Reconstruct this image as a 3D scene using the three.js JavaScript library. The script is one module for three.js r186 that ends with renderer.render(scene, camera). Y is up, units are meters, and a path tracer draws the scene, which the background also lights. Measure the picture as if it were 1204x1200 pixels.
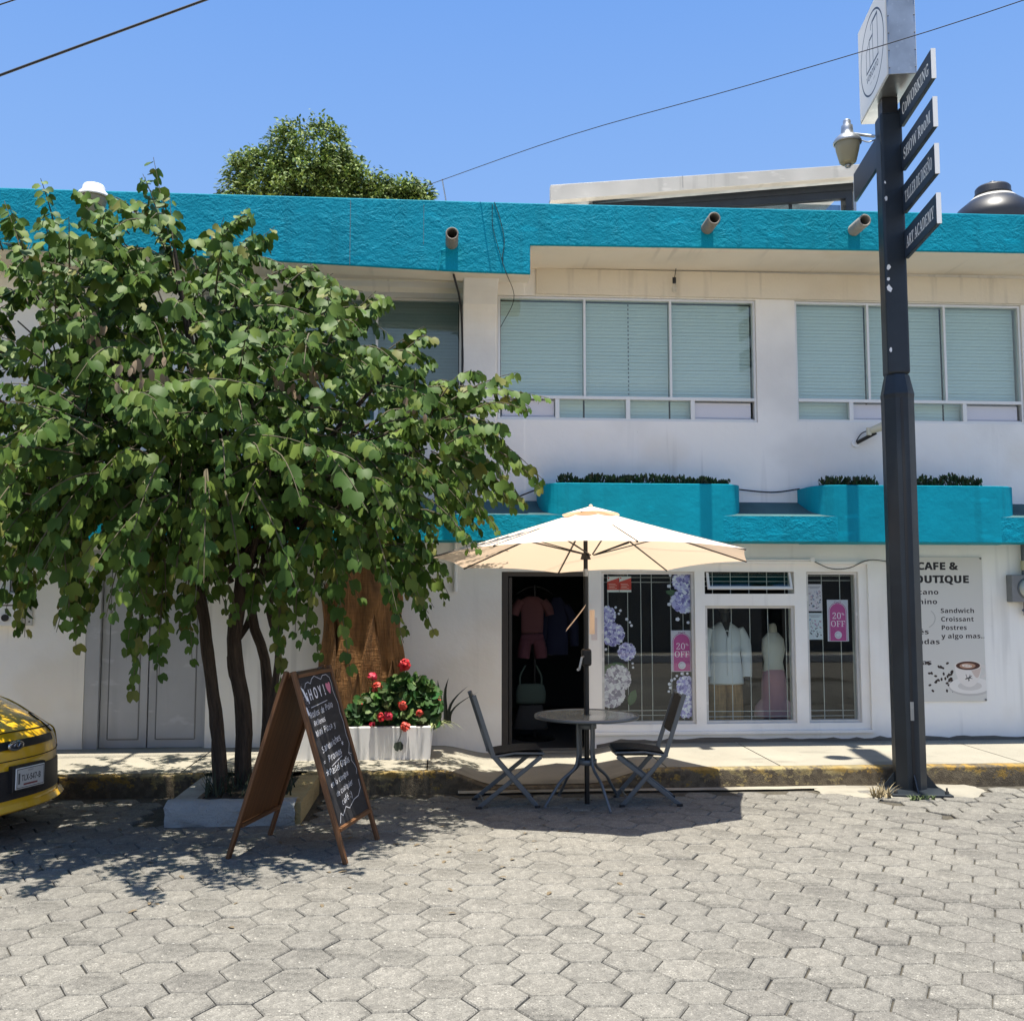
import * as THREE from 'three';
import { RoundedBoxGeometry } from 'three/addons/geometries/RoundedBoxGeometry.js';
import { mergeGeometries } from 'three/addons/utils/BufferGeometryUtils.js';

// ---------------------------------------------------------------- camera, sky, sun, exposure
const scene = new THREE.Scene();
const EYE = new THREE.Vector3(0, 1.7, 10.4);
const camera = new THREE.PerspectiveCamera(53.92, 1024 / 1020, 0.1, 900);
camera.position.copy(EYE);
camera.rotation.set(4.844 * Math.PI / 180, -4.0 * Math.PI / 180, 0, 'YXZ');

const EXPOSURE = 2.1;
{ // clear early-afternoon sky, one smooth gradient with a soft aureole round the high sun
  const W = 512, H = 256, d = new Float32Array(W * H * 4), sun = new THREE.Vector3(0, 1, 0.106).normalize();
  const stops = [[-90, .34, .31, .27], [-4, .5, .49, .46], [0, 1.22, 1.18, 1.13], [9, .84, .93, 1.05], [20, .27, .485, .92], [36, .16, .365, .865], [60, .115, .30, .78], [90, .10, .26, .70]];
  const v = new THREE.Vector3();
  for (let y = 0; y < H; y++) for (let x = 0; x < W; x++) {
    const el = ((y + .5) / H - .5) * 180, az = (x + .5) / W * Math.PI * 2;
    let i = 0; while (i < stops.length - 2 && el > stops[i + 1][0]) i++;
    const a = stops[i], b = stops[i + 1], t = THREE.MathUtils.clamp((el - a[0]) / (b[0] - a[0]), 0, 1);
    const e = el * Math.PI / 180; v.set(Math.cos(e) * Math.cos(az), Math.sin(e), Math.cos(e) * Math.sin(az));
    const g = Math.pow(Math.max(0, v.dot(sun)), 18) * 1.6;
    const k = (y * W + x) * 4;
    for (let c = 0; c < 3; c++) d[k + c] = (THREE.MathUtils.lerp(a[1 + c], b[1 + c], t) + (el > 0 ? g : 0)) / EXPOSURE;
    d[k + 3] = 1;
  }
  const t = new THREE.DataTexture(d, W, H, THREE.RGBAFormat, THREE.FloatType);
  t.mapping = THREE.EquirectangularReflectionMapping; t.magFilter = t.minFilter = THREE.LinearFilter; t.wrapS = THREE.RepeatWrapping; t.needsUpdate = true;
  scene.background = t; scene.environment = t;
}
const sun = new THREE.DirectionalLight(new THREE.Color().setRGB(1, .945, .84), 4.8);
sun.position.set(0, 60, 6.4 + 2); sun.target.position.set(0, 0, 2);
sun.castShadow = true; sun.shadow.mapSize.set(4096, 4096);
Object.assign(sun.shadow.camera, { left: -14, right: 14, top: 14, bottom: -14, near: 1, far: 90 });
scene.add(sun, sun.target);

const renderer = new THREE.WebGLRenderer({ antialias: true });
renderer.toneMapping = THREE.LinearToneMapping;
renderer.toneMappingExposure = EXPOSURE;
renderer.shadowMap.enabled = true;

// ---------------------------------------------------------------- helpers
function rngOf(seed) { let a = seed >>> 0; return () => { a = (a + 0x6D2B79F5) >>> 0; let t = a; t = Math.imul(t ^ (t >>> 15), t | 1); t ^= t + Math.imul(t ^ (t >>> 7), t | 61); return ((t ^ (t >>> 14)) >>> 0) / 4294967296; }; }
const V = (x, y, z) => new THREE.Vector3(x, y, z), PI = Math.PI, lerp = THREE.MathUtils.lerp, clamp = THREE.MathUtils.clamp;
const smooth = (a, b, x) => { const t = clamp((x - a) / (b - a), 0, 1); return t * t * (3 - 2 * t); };
const taken = new Map();
function numbered(name) { const n = taken.get(name) ?? 0; taken.set(name, n + 1); return n ? name + '_' + String(n).padStart(3, '0') : name; }
function shade(o) { o.castShadow = o.receiveShadow = true; return o; }
function thing(name, label, category, p = [0, 0, 0], turn = 0, group) {
  const o = new THREE.Group(); o.name = numbered(name); o.position.set(...p); o.rotation.y = turn;
  o.userData = { label, category }; if (group) o.userData.group = group;
  scene.add(o); return o;
}
function part(name, geo, mat, parent, label) { const m = shade(new THREE.Mesh(geo, mat)); m.name = name; if (label) m.userData.label = label; parent.add(m); return m; }
function single(name, geo, mat, label, category, group, p) {
  const m = shade(new THREE.Mesh(geo, mat)); m.name = numbered(name); m.userData = { label, category }; if (group) m.userData.group = group;
  if (p) m.position.set(...p); scene.add(m); return m;
}
function struct(name, geo, mat) { const m = shade(new THREE.Mesh(geo, mat)); m.name = numbered(name); m.userData.kind = 'structure'; scene.add(m); return m; }
function copyOf(o, label, p, turn) { const c = o.clone(); c.name = numbered(o.name.replace(/_\d\d\d$/, '')); c.userData = { ...o.userData, label }; if (p) c.position.set(...p); if (turn !== undefined) c.rotation.y = turn; scene.add(c); return c; }
// geometry
function metric(g, s = 1) { // uv in metres, from the plane each face looks along
  const p = g.attributes.position, n = g.attributes.normal, uv = new Float32Array(p.count * 2);
  for (let i = 0; i < p.count; i++) {
    const ax = Math.abs(n.getX(i)), ay = Math.abs(n.getY(i)), az = Math.abs(n.getZ(i));
    let u, v; if (ax > ay && ax > az) { u = p.getZ(i); v = p.getY(i); } else if (ay > az) { u = p.getX(i); v = p.getZ(i); } else { u = p.getX(i); v = p.getY(i); }
    uv[i * 2] = u * s; uv[i * 2 + 1] = v * s;
  }
  g.setAttribute('uv', new THREE.BufferAttribute(uv, 2)); return g;
}
function G(...list) {
  const flat = list.flat().map((g) => {
    let q = g.index ? g.toNonIndexed() : g;
    for (const k of Object.keys(q.attributes)) if (!['position', 'normal', 'uv'].includes(k)) q.deleteAttribute(k);
    if (!q.attributes.uv) metric(q); q.morphAttributes = {}; return q;
  });
  return flat.length === 1 ? flat[0] : mergeGeometries(flat);
}
function box(x0, x1, y0, y1, z0, z1) { return metric(new THREE.BoxGeometry(x1 - x0, y1 - y0, z1 - z0).translate((x0 + x1) / 2, (y0 + y1) / 2, (z0 + z1) / 2)); }
function rbox(x0, x1, y0, y1, z0, z1, r = .006, seg = 2) { return metric(new RoundedBoxGeometry(x1 - x0, y1 - y0, z1 - z0, seg, r).translate((x0 + x1) / 2, (y0 + y1) / 2, (z0 + z1) / 2)); }
function bar(a, b, w, h = w, r) { // straight bar of section w x h between two points
  const d = b.clone().sub(a), g = r ? new RoundedBoxGeometry(w, d.length(), h, 2, r) : new THREE.BoxGeometry(w, d.length(), h); metric(g);
  g.applyQuaternion(new THREE.Quaternion().setFromUnitVectors(V(0, 1, 0), d.clone().normalize())); const m = a.clone().add(b).multiplyScalar(.5); return g.translate(m.x, m.y, m.z);
}
function rod(a, b, r, seg = 8, r2 = r) {
  const d = b.clone().sub(a), g = new THREE.CylinderGeometry(r2, r, d.length(), seg);
  g.applyQuaternion(new THREE.Quaternion().setFromUnitVectors(V(0, 1, 0), d.clone().normalize())); const m = a.clone().add(b).multiplyScalar(.5); return g.translate(m.x, m.y, m.z);
}
function tube(pts, r, seg = 12, rad = 6) { return new THREE.TubeGeometry(new THREE.CatmullRomCurve3(pts), seg, r, rad); }
function taper(pts, radii, seg = 10, rad = 8, wob = 0, seed = 1) { // round limb whose radius runs along it
  const c = new THREE.CatmullRomCurve3(pts), fr = c.computeFrenetFrames(seg, false), R = rngOf(seed), pos = [], uv = [], idx = [], L = c.getLength();
  for (let i = 0; i <= seg; i++) {
    const t = i / seg, p = c.getPointAt(t), k = t * (radii.length - 1), j = Math.min(Math.floor(k), radii.length - 2), r = lerp(radii[j], radii[j + 1], k - j);
    for (let a = 0; a <= rad; a++) {
      const th = a / rad * 2 * PI, w = a === rad ? 0 : (R() - .5) * wob * r, q = r + w;
      const v = p.clone().addScaledVector(fr.normals[i], Math.cos(th) * q).addScaledVector(fr.binormals[i], Math.sin(th) * q);
      if (a === rad) { const b = (pos.length / 3 - rad) * 3; v.set(pos[b], pos[b + 1], pos[b + 2]); }
      pos.push(v.x, v.y, v.z); uv.push(a / rad * 2 * PI * radii[0], t * L);
    }
  }
  for (let i = 0; i < seg; i++) for (let a = 0; a < rad; a++) { const n = i * (rad + 1) + a; idx.push(n, n + 1, n + rad + 1, n + 1, n + rad + 2, n + rad + 1); }
  const g = new THREE.BufferGeometry(); g.setAttribute('position', new THREE.Float32BufferAttribute(pos, 3)); g.setAttribute('uv', new THREE.Float32BufferAttribute(uv, 2)); g.setIndex(idx); g.computeVertexNormals(); return g;
}
function lathe(profile, seg = 24) { return new THREE.LatheGeometry(profile.map(([r, y]) => new THREE.Vector2(r, y)), seg); }
function loft(rings, seg = 20) { // rings [y, cx, cz, rx, rz, square?]: a closed body of elliptical sections
  const pos = [], uv = [], idx = [];
  rings.forEach(([y, cx, cz, rx, rz, tilt = 0], i) => { for (let a = 0; a <= seg; a++) { const t = a / seg * 2 * PI; pos.push(cx + Math.cos(t) * rx, y + Math.cos(t) * tilt, cz + Math.sin(t) * rz); uv.push(a / seg * PI * (rx + rz), y); } });
  for (let i = 0; i < rings.length - 1; i++) for (let a = 0; a < seg; a++) { const n = i * (seg + 1) + a; idx.push(n, n + seg + 1, n + 1, n + 1, n + seg + 1, n + seg + 2); }
  for (const i of [0, rings.length - 1]) { const c = pos.length / 3, [y, cx, cz] = rings[i]; pos.push(cx, y, cz); uv.push(0, y); for (let a = 0; a < seg; a++) { const n = i * (seg + 1) + a; i ? idx.push(n, c, n + 1) : idx.push(n, n + 1, c); } }
  const g = new THREE.BufferGeometry(); g.setAttribute('position', new THREE.Float32BufferAttribute(pos, 3)); g.setAttribute('uv', new THREE.Float32BufferAttribute(uv, 2)); g.setIndex(idx); g.computeVertexNormals(); return g;
}
function poly(pts) { const s = new THREE.Shape(); pts.forEach(([x, y], i) => i ? s.lineTo(x, y) : s.moveTo(x, y)); s.closePath(); return s; }
function rectHole(s, x0, x1, y0, y1) { const h = new THREE.Path(); h.moveTo(x0, y0); h.lineTo(x0, y1); h.lineTo(x1, y1); h.lineTo(x1, y0); h.closePath(); s.holes.push(h); }
function extrude(shape, depth, bevel = 0, curve = 12) { return new THREE.ExtrudeGeometry(shape, { depth, bevelEnabled: bevel > 0, bevelSize: bevel, bevelThickness: bevel, bevelOffset: -bevel, bevelSegments: 2, curveSegments: curve }); }
function grid(nu, nv, f, uvf) { const pos = [], uv = [], idx = []; for (let j = 0; j <= nv; j++) for (let i = 0; i <= nu; i++) { const p = f(i / nu, j / nv); pos.push(p.x, p.y, p.z); uv.push(...(uvf ? uvf(i / nu, j / nv, p) : [i / nu, j / nv])); } for (let j = 0; j < nv; j++) for (let i = 0; i < nu; i++) { const n = j * (nu + 1) + i; idx.push(n, n + 1, n + nu + 1, n + 1, n + nu + 2, n + nu + 1); } const g = new THREE.BufferGeometry(); g.setAttribute('position', new THREE.Float32BufferAttribute(pos, 3)); g.setAttribute('uv', new THREE.Float32BufferAttribute(uv, 2)); g.setIndex(idx); g.computeVertexNormals(); return g; }

// ---------------------------------------------------------------- textures
function lattice(n, seed) { const R = rngOf(seed), a = new Float32Array(n * n); for (let i = 0; i < a.length; i++) a[i] = R(); return a; }
function noiser(seed) { // tileable value noise over u, v in 0..1 with px, py cells
  const cache = new Map();
  return (u, v, px, py = px) => {
    const key = px * 4096 + py; let a = cache.get(key); if (!a) { const R = rngOf(seed * 7919 + key); a = new Float32Array(px * py); for (let i = 0; i < a.length; i++) a[i] = R(); cache.set(key, a); }
    const x = u * px, y = v * py, xi = Math.floor(x), yi = Math.floor(y); let fx = x - xi, fy = y - yi; fx = fx * fx * (3 - 2 * fx); fy = fy * fy * (3 - 2 * fy);
    const X0 = ((xi % px) + px) % px, X1 = (X0 + 1) % px, Y0 = ((yi % py) + py) % py, Y1 = (Y0 + 1) % py;
    return lerp(lerp(a[Y0 * px + X0], a[Y0 * px + X1], fx), lerp(a[Y1 * px + X0], a[Y1 * px + X1], fx), fy);
  };
}
function fbm(N, u, v, px, py, oct, gain = .5) { let s = 0, w = 1, t = 0; for (let o = 0; o < oct; o++) { s += w * N(u, v, px << o, py << o); t += w; w *= gain; } return s / t; }
function dataTex(w, h, f, srgb, rx = 1, ry = 1) {
  const d = new Uint8Array(w * h * 4);
  for (let y = 0; y < h; y++) for (let x = 0; x < w; x++) { const c = f((x + .5) / w, (y + .5) / h, x, y), k = (y * w + x) * 4; if (typeof c === 'number') d[k] = d[k + 1] = d[k + 2] = clamp(c * 255, 0, 255); else for (let i = 0; i < 3; i++) d[k + i] = clamp(c[i] * 255, 0, 255); d[k + 3] = 255; }
  const t = new THREE.DataTexture(d, w, h); t.wrapS = t.wrapT = THREE.RepeatWrapping; t.magFilter = THREE.LinearFilter; t.minFilter = THREE.LinearMipmapLinearFilter; if (srgb) t.colorSpace = THREE.SRGBColorSpace; t.repeat.set(rx, ry); t.needsUpdate = true; return t;
}
function canvasTex(w, h, draw, opts = {}) { const c = document.createElement('canvas'); c.width = w; c.height = h; const g = c.getContext('2d'); draw(g, w, h); const t = new THREE.CanvasTexture(c); t.colorSpace = THREE.SRGBColorSpace; t.anisotropy = 8; return t; }
const N1 = noiser(11), N2 = noiser(23), N3 = noiser(37);
const mul = (c, k) => [c[0] * k, c[1] * k, c[2] * k], mixc = (a, b, t) => [lerp(a[0], b[0], t), lerp(a[1], b[1], t), lerp(a[2], b[2], t)];
// wall plaster: near-white multiplier with faint soot, runs and patches (4 m tile)
const tPlaster = dataTex(1024, 1024, (u, v) => {
  let k = 1 - .075 * smooth(.45, .8, fbm(N1, u, v, 4, 4, 5)); const run = smooth(.62, .85, fbm(N2, u, v, 48, 3, 3)) * smooth(.35, .75, N3(u, v, 6, 4)); k -= run * .07; const pin = N1(u, v, 256) > .985 ? .1 : 0;
  return mixc([k, k, k * .995], [.86, .8, .7], smooth(.6, .85, fbm(N3, u, v, 5, 5, 4)) * .18).map((c) => c - pin);
}, true, .25, .25);
const tPlasterB = dataTex(1024, 1024, (u, v) => .5 * fbm(N2, u, v, 24, 24, 5, .6) + .5 * fbm(N1, u, v, 6, 6, 3), false, .5, .5);
// rough trowelled stucco: short overlapping ridges (1.6 m tile)
const tStuccoB = dataTex(1024, 1024, (u, v) => {
  const wx = fbm(N1, u, v, 10, 10, 3) * .09, wy = fbm(N2, u, v, 10, 10, 3) * .09, patch = smooth(.35, .65, fbm(N1, u, v, 5, 5, 3));
  const r = fbm(N3, u + wx, v + wy, 16, 40, 4, .6), q = 1 - Math.abs(2 * fbm(N1, u - wy, v + wx, 34, 26, 3) - 1);
  return (.62 * r + .22 * Math.pow(q, 3)) * (.55 + .45 * patch) + .16 * fbm(N2, u, v, 90, 90, 2);
}, false, 1 / 1.1, 1 / 1.1);
const tPaintC = dataTex(512, 512, (u, v) => { let k = .9 + .16 * (fbm(N2, u, v, 5, 5, 6) - .5); k -= .05 * smooth(.55, .75, fbm(N1, u, v, 26, 2, 4)) * smooth(.3, .7, N3(u, v, 4, 3)); const w = smooth(.66, .76, fbm(N3, u, v, 9, 30, 4)); return mixc([k, k, k], [1, 1, 1], w * .55); }, true, .4, .4);
// concrete of the pavers: aggregate grain (0.5 m tile)
const tGrain = dataTex(512, 512, (u, v) => { let k = .72 + .3 * (fbm(N1, u, v, 16, 16, 5, .75) - .5); const s = N2(u, v, 96), q = N3(u, v, 180); if (s > .8) k += .34 * (s - .8) / .2; if (s < .17) k -= .2 * (.17 - s) / .17 + .06; k += (q - .5) * .16; k -= .08 * smooth(.55, .75, fbm(N3, u, v, 4, 4, 4)); return [k, k * .99, k * .965]; }, true, 2, 2);
const tGrainB = dataTex(512, 512, (u, v) => .6 * N2(u, v, 120) + .4 * fbm(N1, u, v, 40, 40, 4, .7), false, 2, 2);
// pavement concrete with broad stains (3 m tile)
const tSlab = dataTex(1024, 1024, (u, v) => { let k = .86 + .16 * (fbm(N1, u, v, 6, 6, 6, .6) - .5); k -= .13 * smooth(.55, .8, fbm(N2, u, v, 5, 9, 5)); const s = N3(u, v, 300); if (s < .06) k -= .16; return [k, k * .985, k * .945]; }, true, 1 / 3, 1 / 3);
// kerb: peeling yellow paint over dark, dirty concrete (4 m tile along, 0.25 m up)
const tKerb = dataTex(2048, 128, (u, v) => {
  const n = fbm(N1, u, v, 48, 4, 5, .62), m = fbm(N2, u, v, 90, 6, 4), dirt = fbm(N3, u, v, 14, 2, 5);
  const bare = mixc([.68, .63, .54], [.47, .43, .37], smooth(.3, .7, m)), paint = mixc([.90, .74, .38], [.86, .8, .6], smooth(.35, .65, dirt));
  const edge = smooth(.47, .585, n * .7 + v * .36 - .07 + .14 * (N2(u, v, 300, 20) - .5));
  return mul(mixc(bare, paint, edge), .82 + .3 * (m - .5));
}, true, .25, 4);
const tBark = dataTex(512, 512, (u, v) => { const r = fbm(N1, u, v, 24, 5, 4), k = .45 + .55 * r; return [k, k * .93, k * .86]; }, true, 2, 1.2);
const tBarkB = dataTex(512, 512, (u, v) => Math.pow(fbm(N1, u, v, 24, 5, 4), 1.3), false, 2, 1.2);
const tFibre = dataTex(512, 1024, (u, v) => { const r = fbm(N2, u, v, 60, 10, 4, .6), h = fbm(N3, u, v, 8, 130, 3, .6), b = fbm(N1, u, v, 8, 5, 4); const k = .55 + .36 * r + .12 * h + .42 * (b - .5); return [k, k * .8, k * .56]; }, true, 1.2, .7);
const tFibreB = dataTex(512, 1024, (u, v) => fbm(N2, u, v, 60, 10, 4, .6) * .8 + fbm(N3, u, v, 8, 130, 3, .6) * .2, false, 1.2, .7);
const tWood = dataTex(512, 512, (u, v) => { const k = .68 + .4 * (fbm(N3, u, v, 40, 3, 4) - .5); return [k, k * .78, k * .56]; }, true, 4, 1);
const tWeave = dataTex(256, 256, (u, v) => .5 + .25 * Math.sin(u * 2 * PI * 40) + .25 * Math.sin(v * 2 * PI * 40), false, 8, 8);
const tSteel = dataTex(512, 512, (u, v) => { const k = .8 + .3 * (fbm(N1, u, v, 5, 9, 5) - .5); const s = smooth(.7, .78, fbm(N2, u, v, 30, 40, 3)); return mixc([k, k, k], [.95, .93, .9], s * .35); }, true, 1, .5);

// ---------------------------------------------------------------- materials
const lin = (r, g, b) => new THREE.Color().setRGB(r, g, b);
function mat(color, roughness = .8, extra = {}) { return new THREE.MeshStandardMaterial({ color: Array.isArray(color) ? lin(...color) : color, roughness, ...extra }); }
function phys(color, roughness = .8, extra = {}) { return new THREE.MeshPhysicalMaterial({ color: Array.isArray(color) ? lin(...color) : color, roughness, ...extra }); }
const DS = { side: THREE.DoubleSide };
const M = {
  wall: mat([.89, .875, .84], .9, { map: tPlaster, bumpMap: tPlasterB, bumpScale: .006 }),
  beige: mat([.76, .69, .57], .92, { map: tPlaster, bumpMap: tStuccoB, bumpScale: .004 }),
  soffit: mat([.84, .78, .67], .92, { map: tPlaster, bumpMap: tPlasterB, bumpScale: .006 }),
  teal: phys([.0, .35, .49], .66, { map: tPaintC, bumpMap: tStuccoB, bumpScale: .009, specularIntensity: .3 }),
  tealSmooth: phys([.0, .35, .48], .62, { map: tPaintC, bumpMap: tPlasterB, bumpScale: .006, specularIntensity: .3 }),
  tealTop: mat([.06, .17, .2], .85, { map: tSlab }),
  slab: mat([.42, .40, .35], .93, { map: tSlab, bumpMap: tGrainB, bumpScale: .002 }),
  kerb: mat([.55, .52, .46], .92, { map: tKerb, bumpMap: tGrainB, bumpScale: .006 }),
  paverFar: mat([.36, .335, .29], .93, { map: tGrain }),
  earth: mat([.09, .07, .05], 1, { map: tGrain, bumpMap: tGrainB, bumpScale: .01 }),
  joint: mat([.15, .135, .105], 1, { map: tGrain, bumpMap: tGrainB, bumpScale: .006 }),
  frameWhite: mat([.74, .73, .7], .5, { map: tPaintC }),
  alu: mat([.72, .72, .7], .38, { metalness: .25 }),
  gate: mat([.56, .575, .6], .48, { map: tPaintC }),
  gateLine: mat([.16, .165, .17], .6),
  glass: phys([.93, .97, .96], .02, { transmission: 1, thickness: 0, ior: 1.5 }),
  tint: phys([.9, .965, .955], .03, { transmission: 1, thickness: 0, ior: 1.5 }),
  blind: mat([.66, .70, .685], .7),
  blindDark: mat([.2, .25, .27], .7),
  lilac: mat([.66, .66, .7], .7),
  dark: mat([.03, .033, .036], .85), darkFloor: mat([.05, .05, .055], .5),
  navy: mat([.02, .027, .037], .42, { map: tSteel, metalness: .1 }),
  post: mat([.027, .038, .05], .45, { map: tSteel, metalness: .15 }),
  black: mat([.012, .012, .013], .5), blackMetal: mat([.016, .017, .018], .35, { metalness: .4 }),
  grey: mat([.13, .145, .155], .42, { metalness: .45 }), textile: mat([.018, .02, .022], .85, { bumpMap: tWeave, bumpScale: .001 }),
  white: mat([.8, .8, .78], .55), whiteMetal: mat([.78, .78, .77], .35), bars: mat([.55, .55, .53], .5), galv: mat([.62, .65, .67], .36, { metalness: .8, map: tSteel }),
  bark: mat([.12, .098, .08], .95, { map: tBark, bumpMap: tBarkB, bumpScale: .03 }), twig: mat([.1, .085, .05], .9),
  fibre: mat([.41, .325, .23], .95, { map: tFibre, bumpMap: tFibreB, bumpScale: .02 }),
  wood: mat([.34, .24, .15], .6, { map: tWood }), ply: mat([.34, .24, .15], .55, { map: tWood }),
  canvasCloth: phys([.91, .69, .5], 1, { transmission: .42, thickness: 0, side: THREE.DoubleSide }),
  amber: phys([.42, .38, .24], .35, { transmission: .35, thickness: 0 }),
  cord: mat([.015, .015, .016], .6), bolt: mat([.1, .1, .1], .4, { metalness: .7 }),
};

// ---------------------------------------------------------------- the ground: earth sheet, hexagonal pavers, kerb, pavement
struct('ground', metric(new THREE.PlaneGeometry(500, 500).rotateX(-PI / 2).translate(0, -.035, 0)), M.paverFar);
const road = new THREE.Group(); road.name = 'road'; road.userData.kind = 'structure'; scene.add(road);
part('sand_bed', metric(new THREE.PlaneGeometry(15.6, 8.9).rotateX(-PI / 2).translate(.4, -.016, 5.85)), M.joint, road);
{
  const R = .1462, H = R * Math.sqrt(3), gap = .0022, rnd = rngOf(5);
  function hexGeo(seed) { // worn concrete hexagon: flat top, rounded arris, short sides
    const q = rngOf(seed), ou = q() * 7, ov = q() * 7, pos = [], uv = [], nor = [], ring = (r, y) => Array.from({ length: 6 }, (_, i) => [Math.cos(i * PI / 3) * r, y, Math.sin(i * PI / 3) * r]);
    const jit = Array.from({ length: 6 }, () => 1 - q() * .02), a = ring(R - gap - .006, 0).map((p, i) => [p[0] * jit[i], q() * .0012, p[2] * jit[i]]), b = ring(R - gap, -.006).map((p, i) => [p[0] * jit[i], p[1], p[2] * jit[i]]), c = ring(R - gap, -.03);
    const tri = (p, r, s) => { for (const v of [p, r, s]) { pos.push(...v); uv.push(v[0] + ou, v[2] + ov); } };
    for (let i = 0; i < 6; i++) { const j = (i + 1) % 6; tri([0, .001, 0], a[j], a[i]); tri(a[i], a[j], b[j]); tri(a[i], b[j], b[i]); tri(b[i], b[j], c[j]); tri(b[i], c[j], c[i]); }
    const g = new THREE.BufferGeometry(); g.setAttribute('position', new THREE.Float32BufferAttribute(pos, 3)); g.setAttribute('uv', new THREE.Float32BufferAttribute(uv, 2)); g.computeVertexNormals(); return g;
  }
  const geos = Array.from({ length: 10 }, (_, i) => hexGeo(90 + i));
  const tones = [[.315, .303, .277], [.332, .321, .293], [.35, .338, .307], [.366, .352, .318], [.38, .367, .333], [.40, .385, .349]].map((c) => mat(c, .93, { map: tGrain, bumpMap: tGrainB, bumpScale: .004 }));
  const list = [];
  const border = (x, z) => (x - 3.45) * .82 + (z - 1.75) * .27 * -1;    // right of this line the pavers were relaid at another angle
  const place = (x, z, turn, tilt) => {
    if (x > 3.75 && x < 4.55 && z < 2.02) return;                       // concrete footing of the sign post
    if (x > 3.3 && x < 4.75 && z < 1.72) return;
    if (x > -2.18 && x < -1.05 && z < 2.62) return;                      // tree pit
    const d = Math.hypot(x, z - 10.4, 1.7), m = new THREE.Matrix4().compose(V(x, (rnd() - .5) * .005 + (tilt ? .004 + (rnd() - .5) * .006 : 0), z), new THREE.Quaternion().setFromEuler(new THREE.Euler((rnd() - .5) * (tilt ? .04 : .012), turn + (rnd() - .5) * (tilt ? .05 : .012), (rnd() - .5) * (tilt ? .04 : .012))), V(1, 1, 1));
    const inView = z < 6.7 && Math.abs(Math.atan2(x, 10.4 - z) - .07) < .5;
    list.push({ d: inView ? d : d + 100, m, g: Math.floor(rnd() * geos.length), t: clamp(Math.floor(tones.length * (.5 + 1.5 * (fbm(N1, x * .09 + 3, z * .09 + 1, 6, 6, 3) - .5) + .55 * (rnd() - .5))), 0, tones.length - 1) });
  };
  for (let i = -34; i <= 38; i++) for (let j = 0; j < 34; j++) {
    const wob = .02 * Math.sin(i * .09 + j * .05), x = i * R * 1.5 + .02 + .0025 * Math.sin(j * .7 + i), z = 1.66 + .127 + (j + (i & 1 ? .5 : 0)) * H + wob + .003 * Math.sin(i * 2.3 + j);
    if (z < 1.72) continue;
    if (border(x, z) > .07) continue; place(x, z, 0, false);
  }
  { const t = .34, c = Math.cos(t), s = Math.sin(t), r2 = 1.035; for (let i = -30; i <= 30; i++) for (let j = -30; j < 30; j++) { const u = i * R * 1.5 * r2, w = (j + (i & 1 ? .5 : 0)) * H * r2, x = 5.2 + u * c + w * s, z = 3.2 - u * s + w * c; if (border(x, z) > .05 && z > 1.75 && z < 9 && x < 9) place(x, z, t, true); } }
  list.sort((a, b) => a.d - b.d);
  for (const p of list.slice(0, 300)) { const m = part('paver', geos[p.g], tones[p.t], road); m.applyMatrix4(p.m); }
  for (let t = 0; t < tones.length; t++) {
    const rest = list.slice(300).filter((p) => p.t === t).map((p) => geos[p.g].clone().applyMatrix4(p.m));
    const m = part('pavers', G(rest), tones[t], road); m.userData.kind = 'stuff';
  }
}
const rampAt = (x) => smooth(.0, .5, x) * (1 - smooth(1.3, 1.95, x));
const KZ = 1.5;
function paveY(x, z) { const r = rampAt(x), t = clamp(z / KZ, 0, 1); return lerp(lerp(.18, .10, r), lerp(.168, .028, r), t); }
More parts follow.
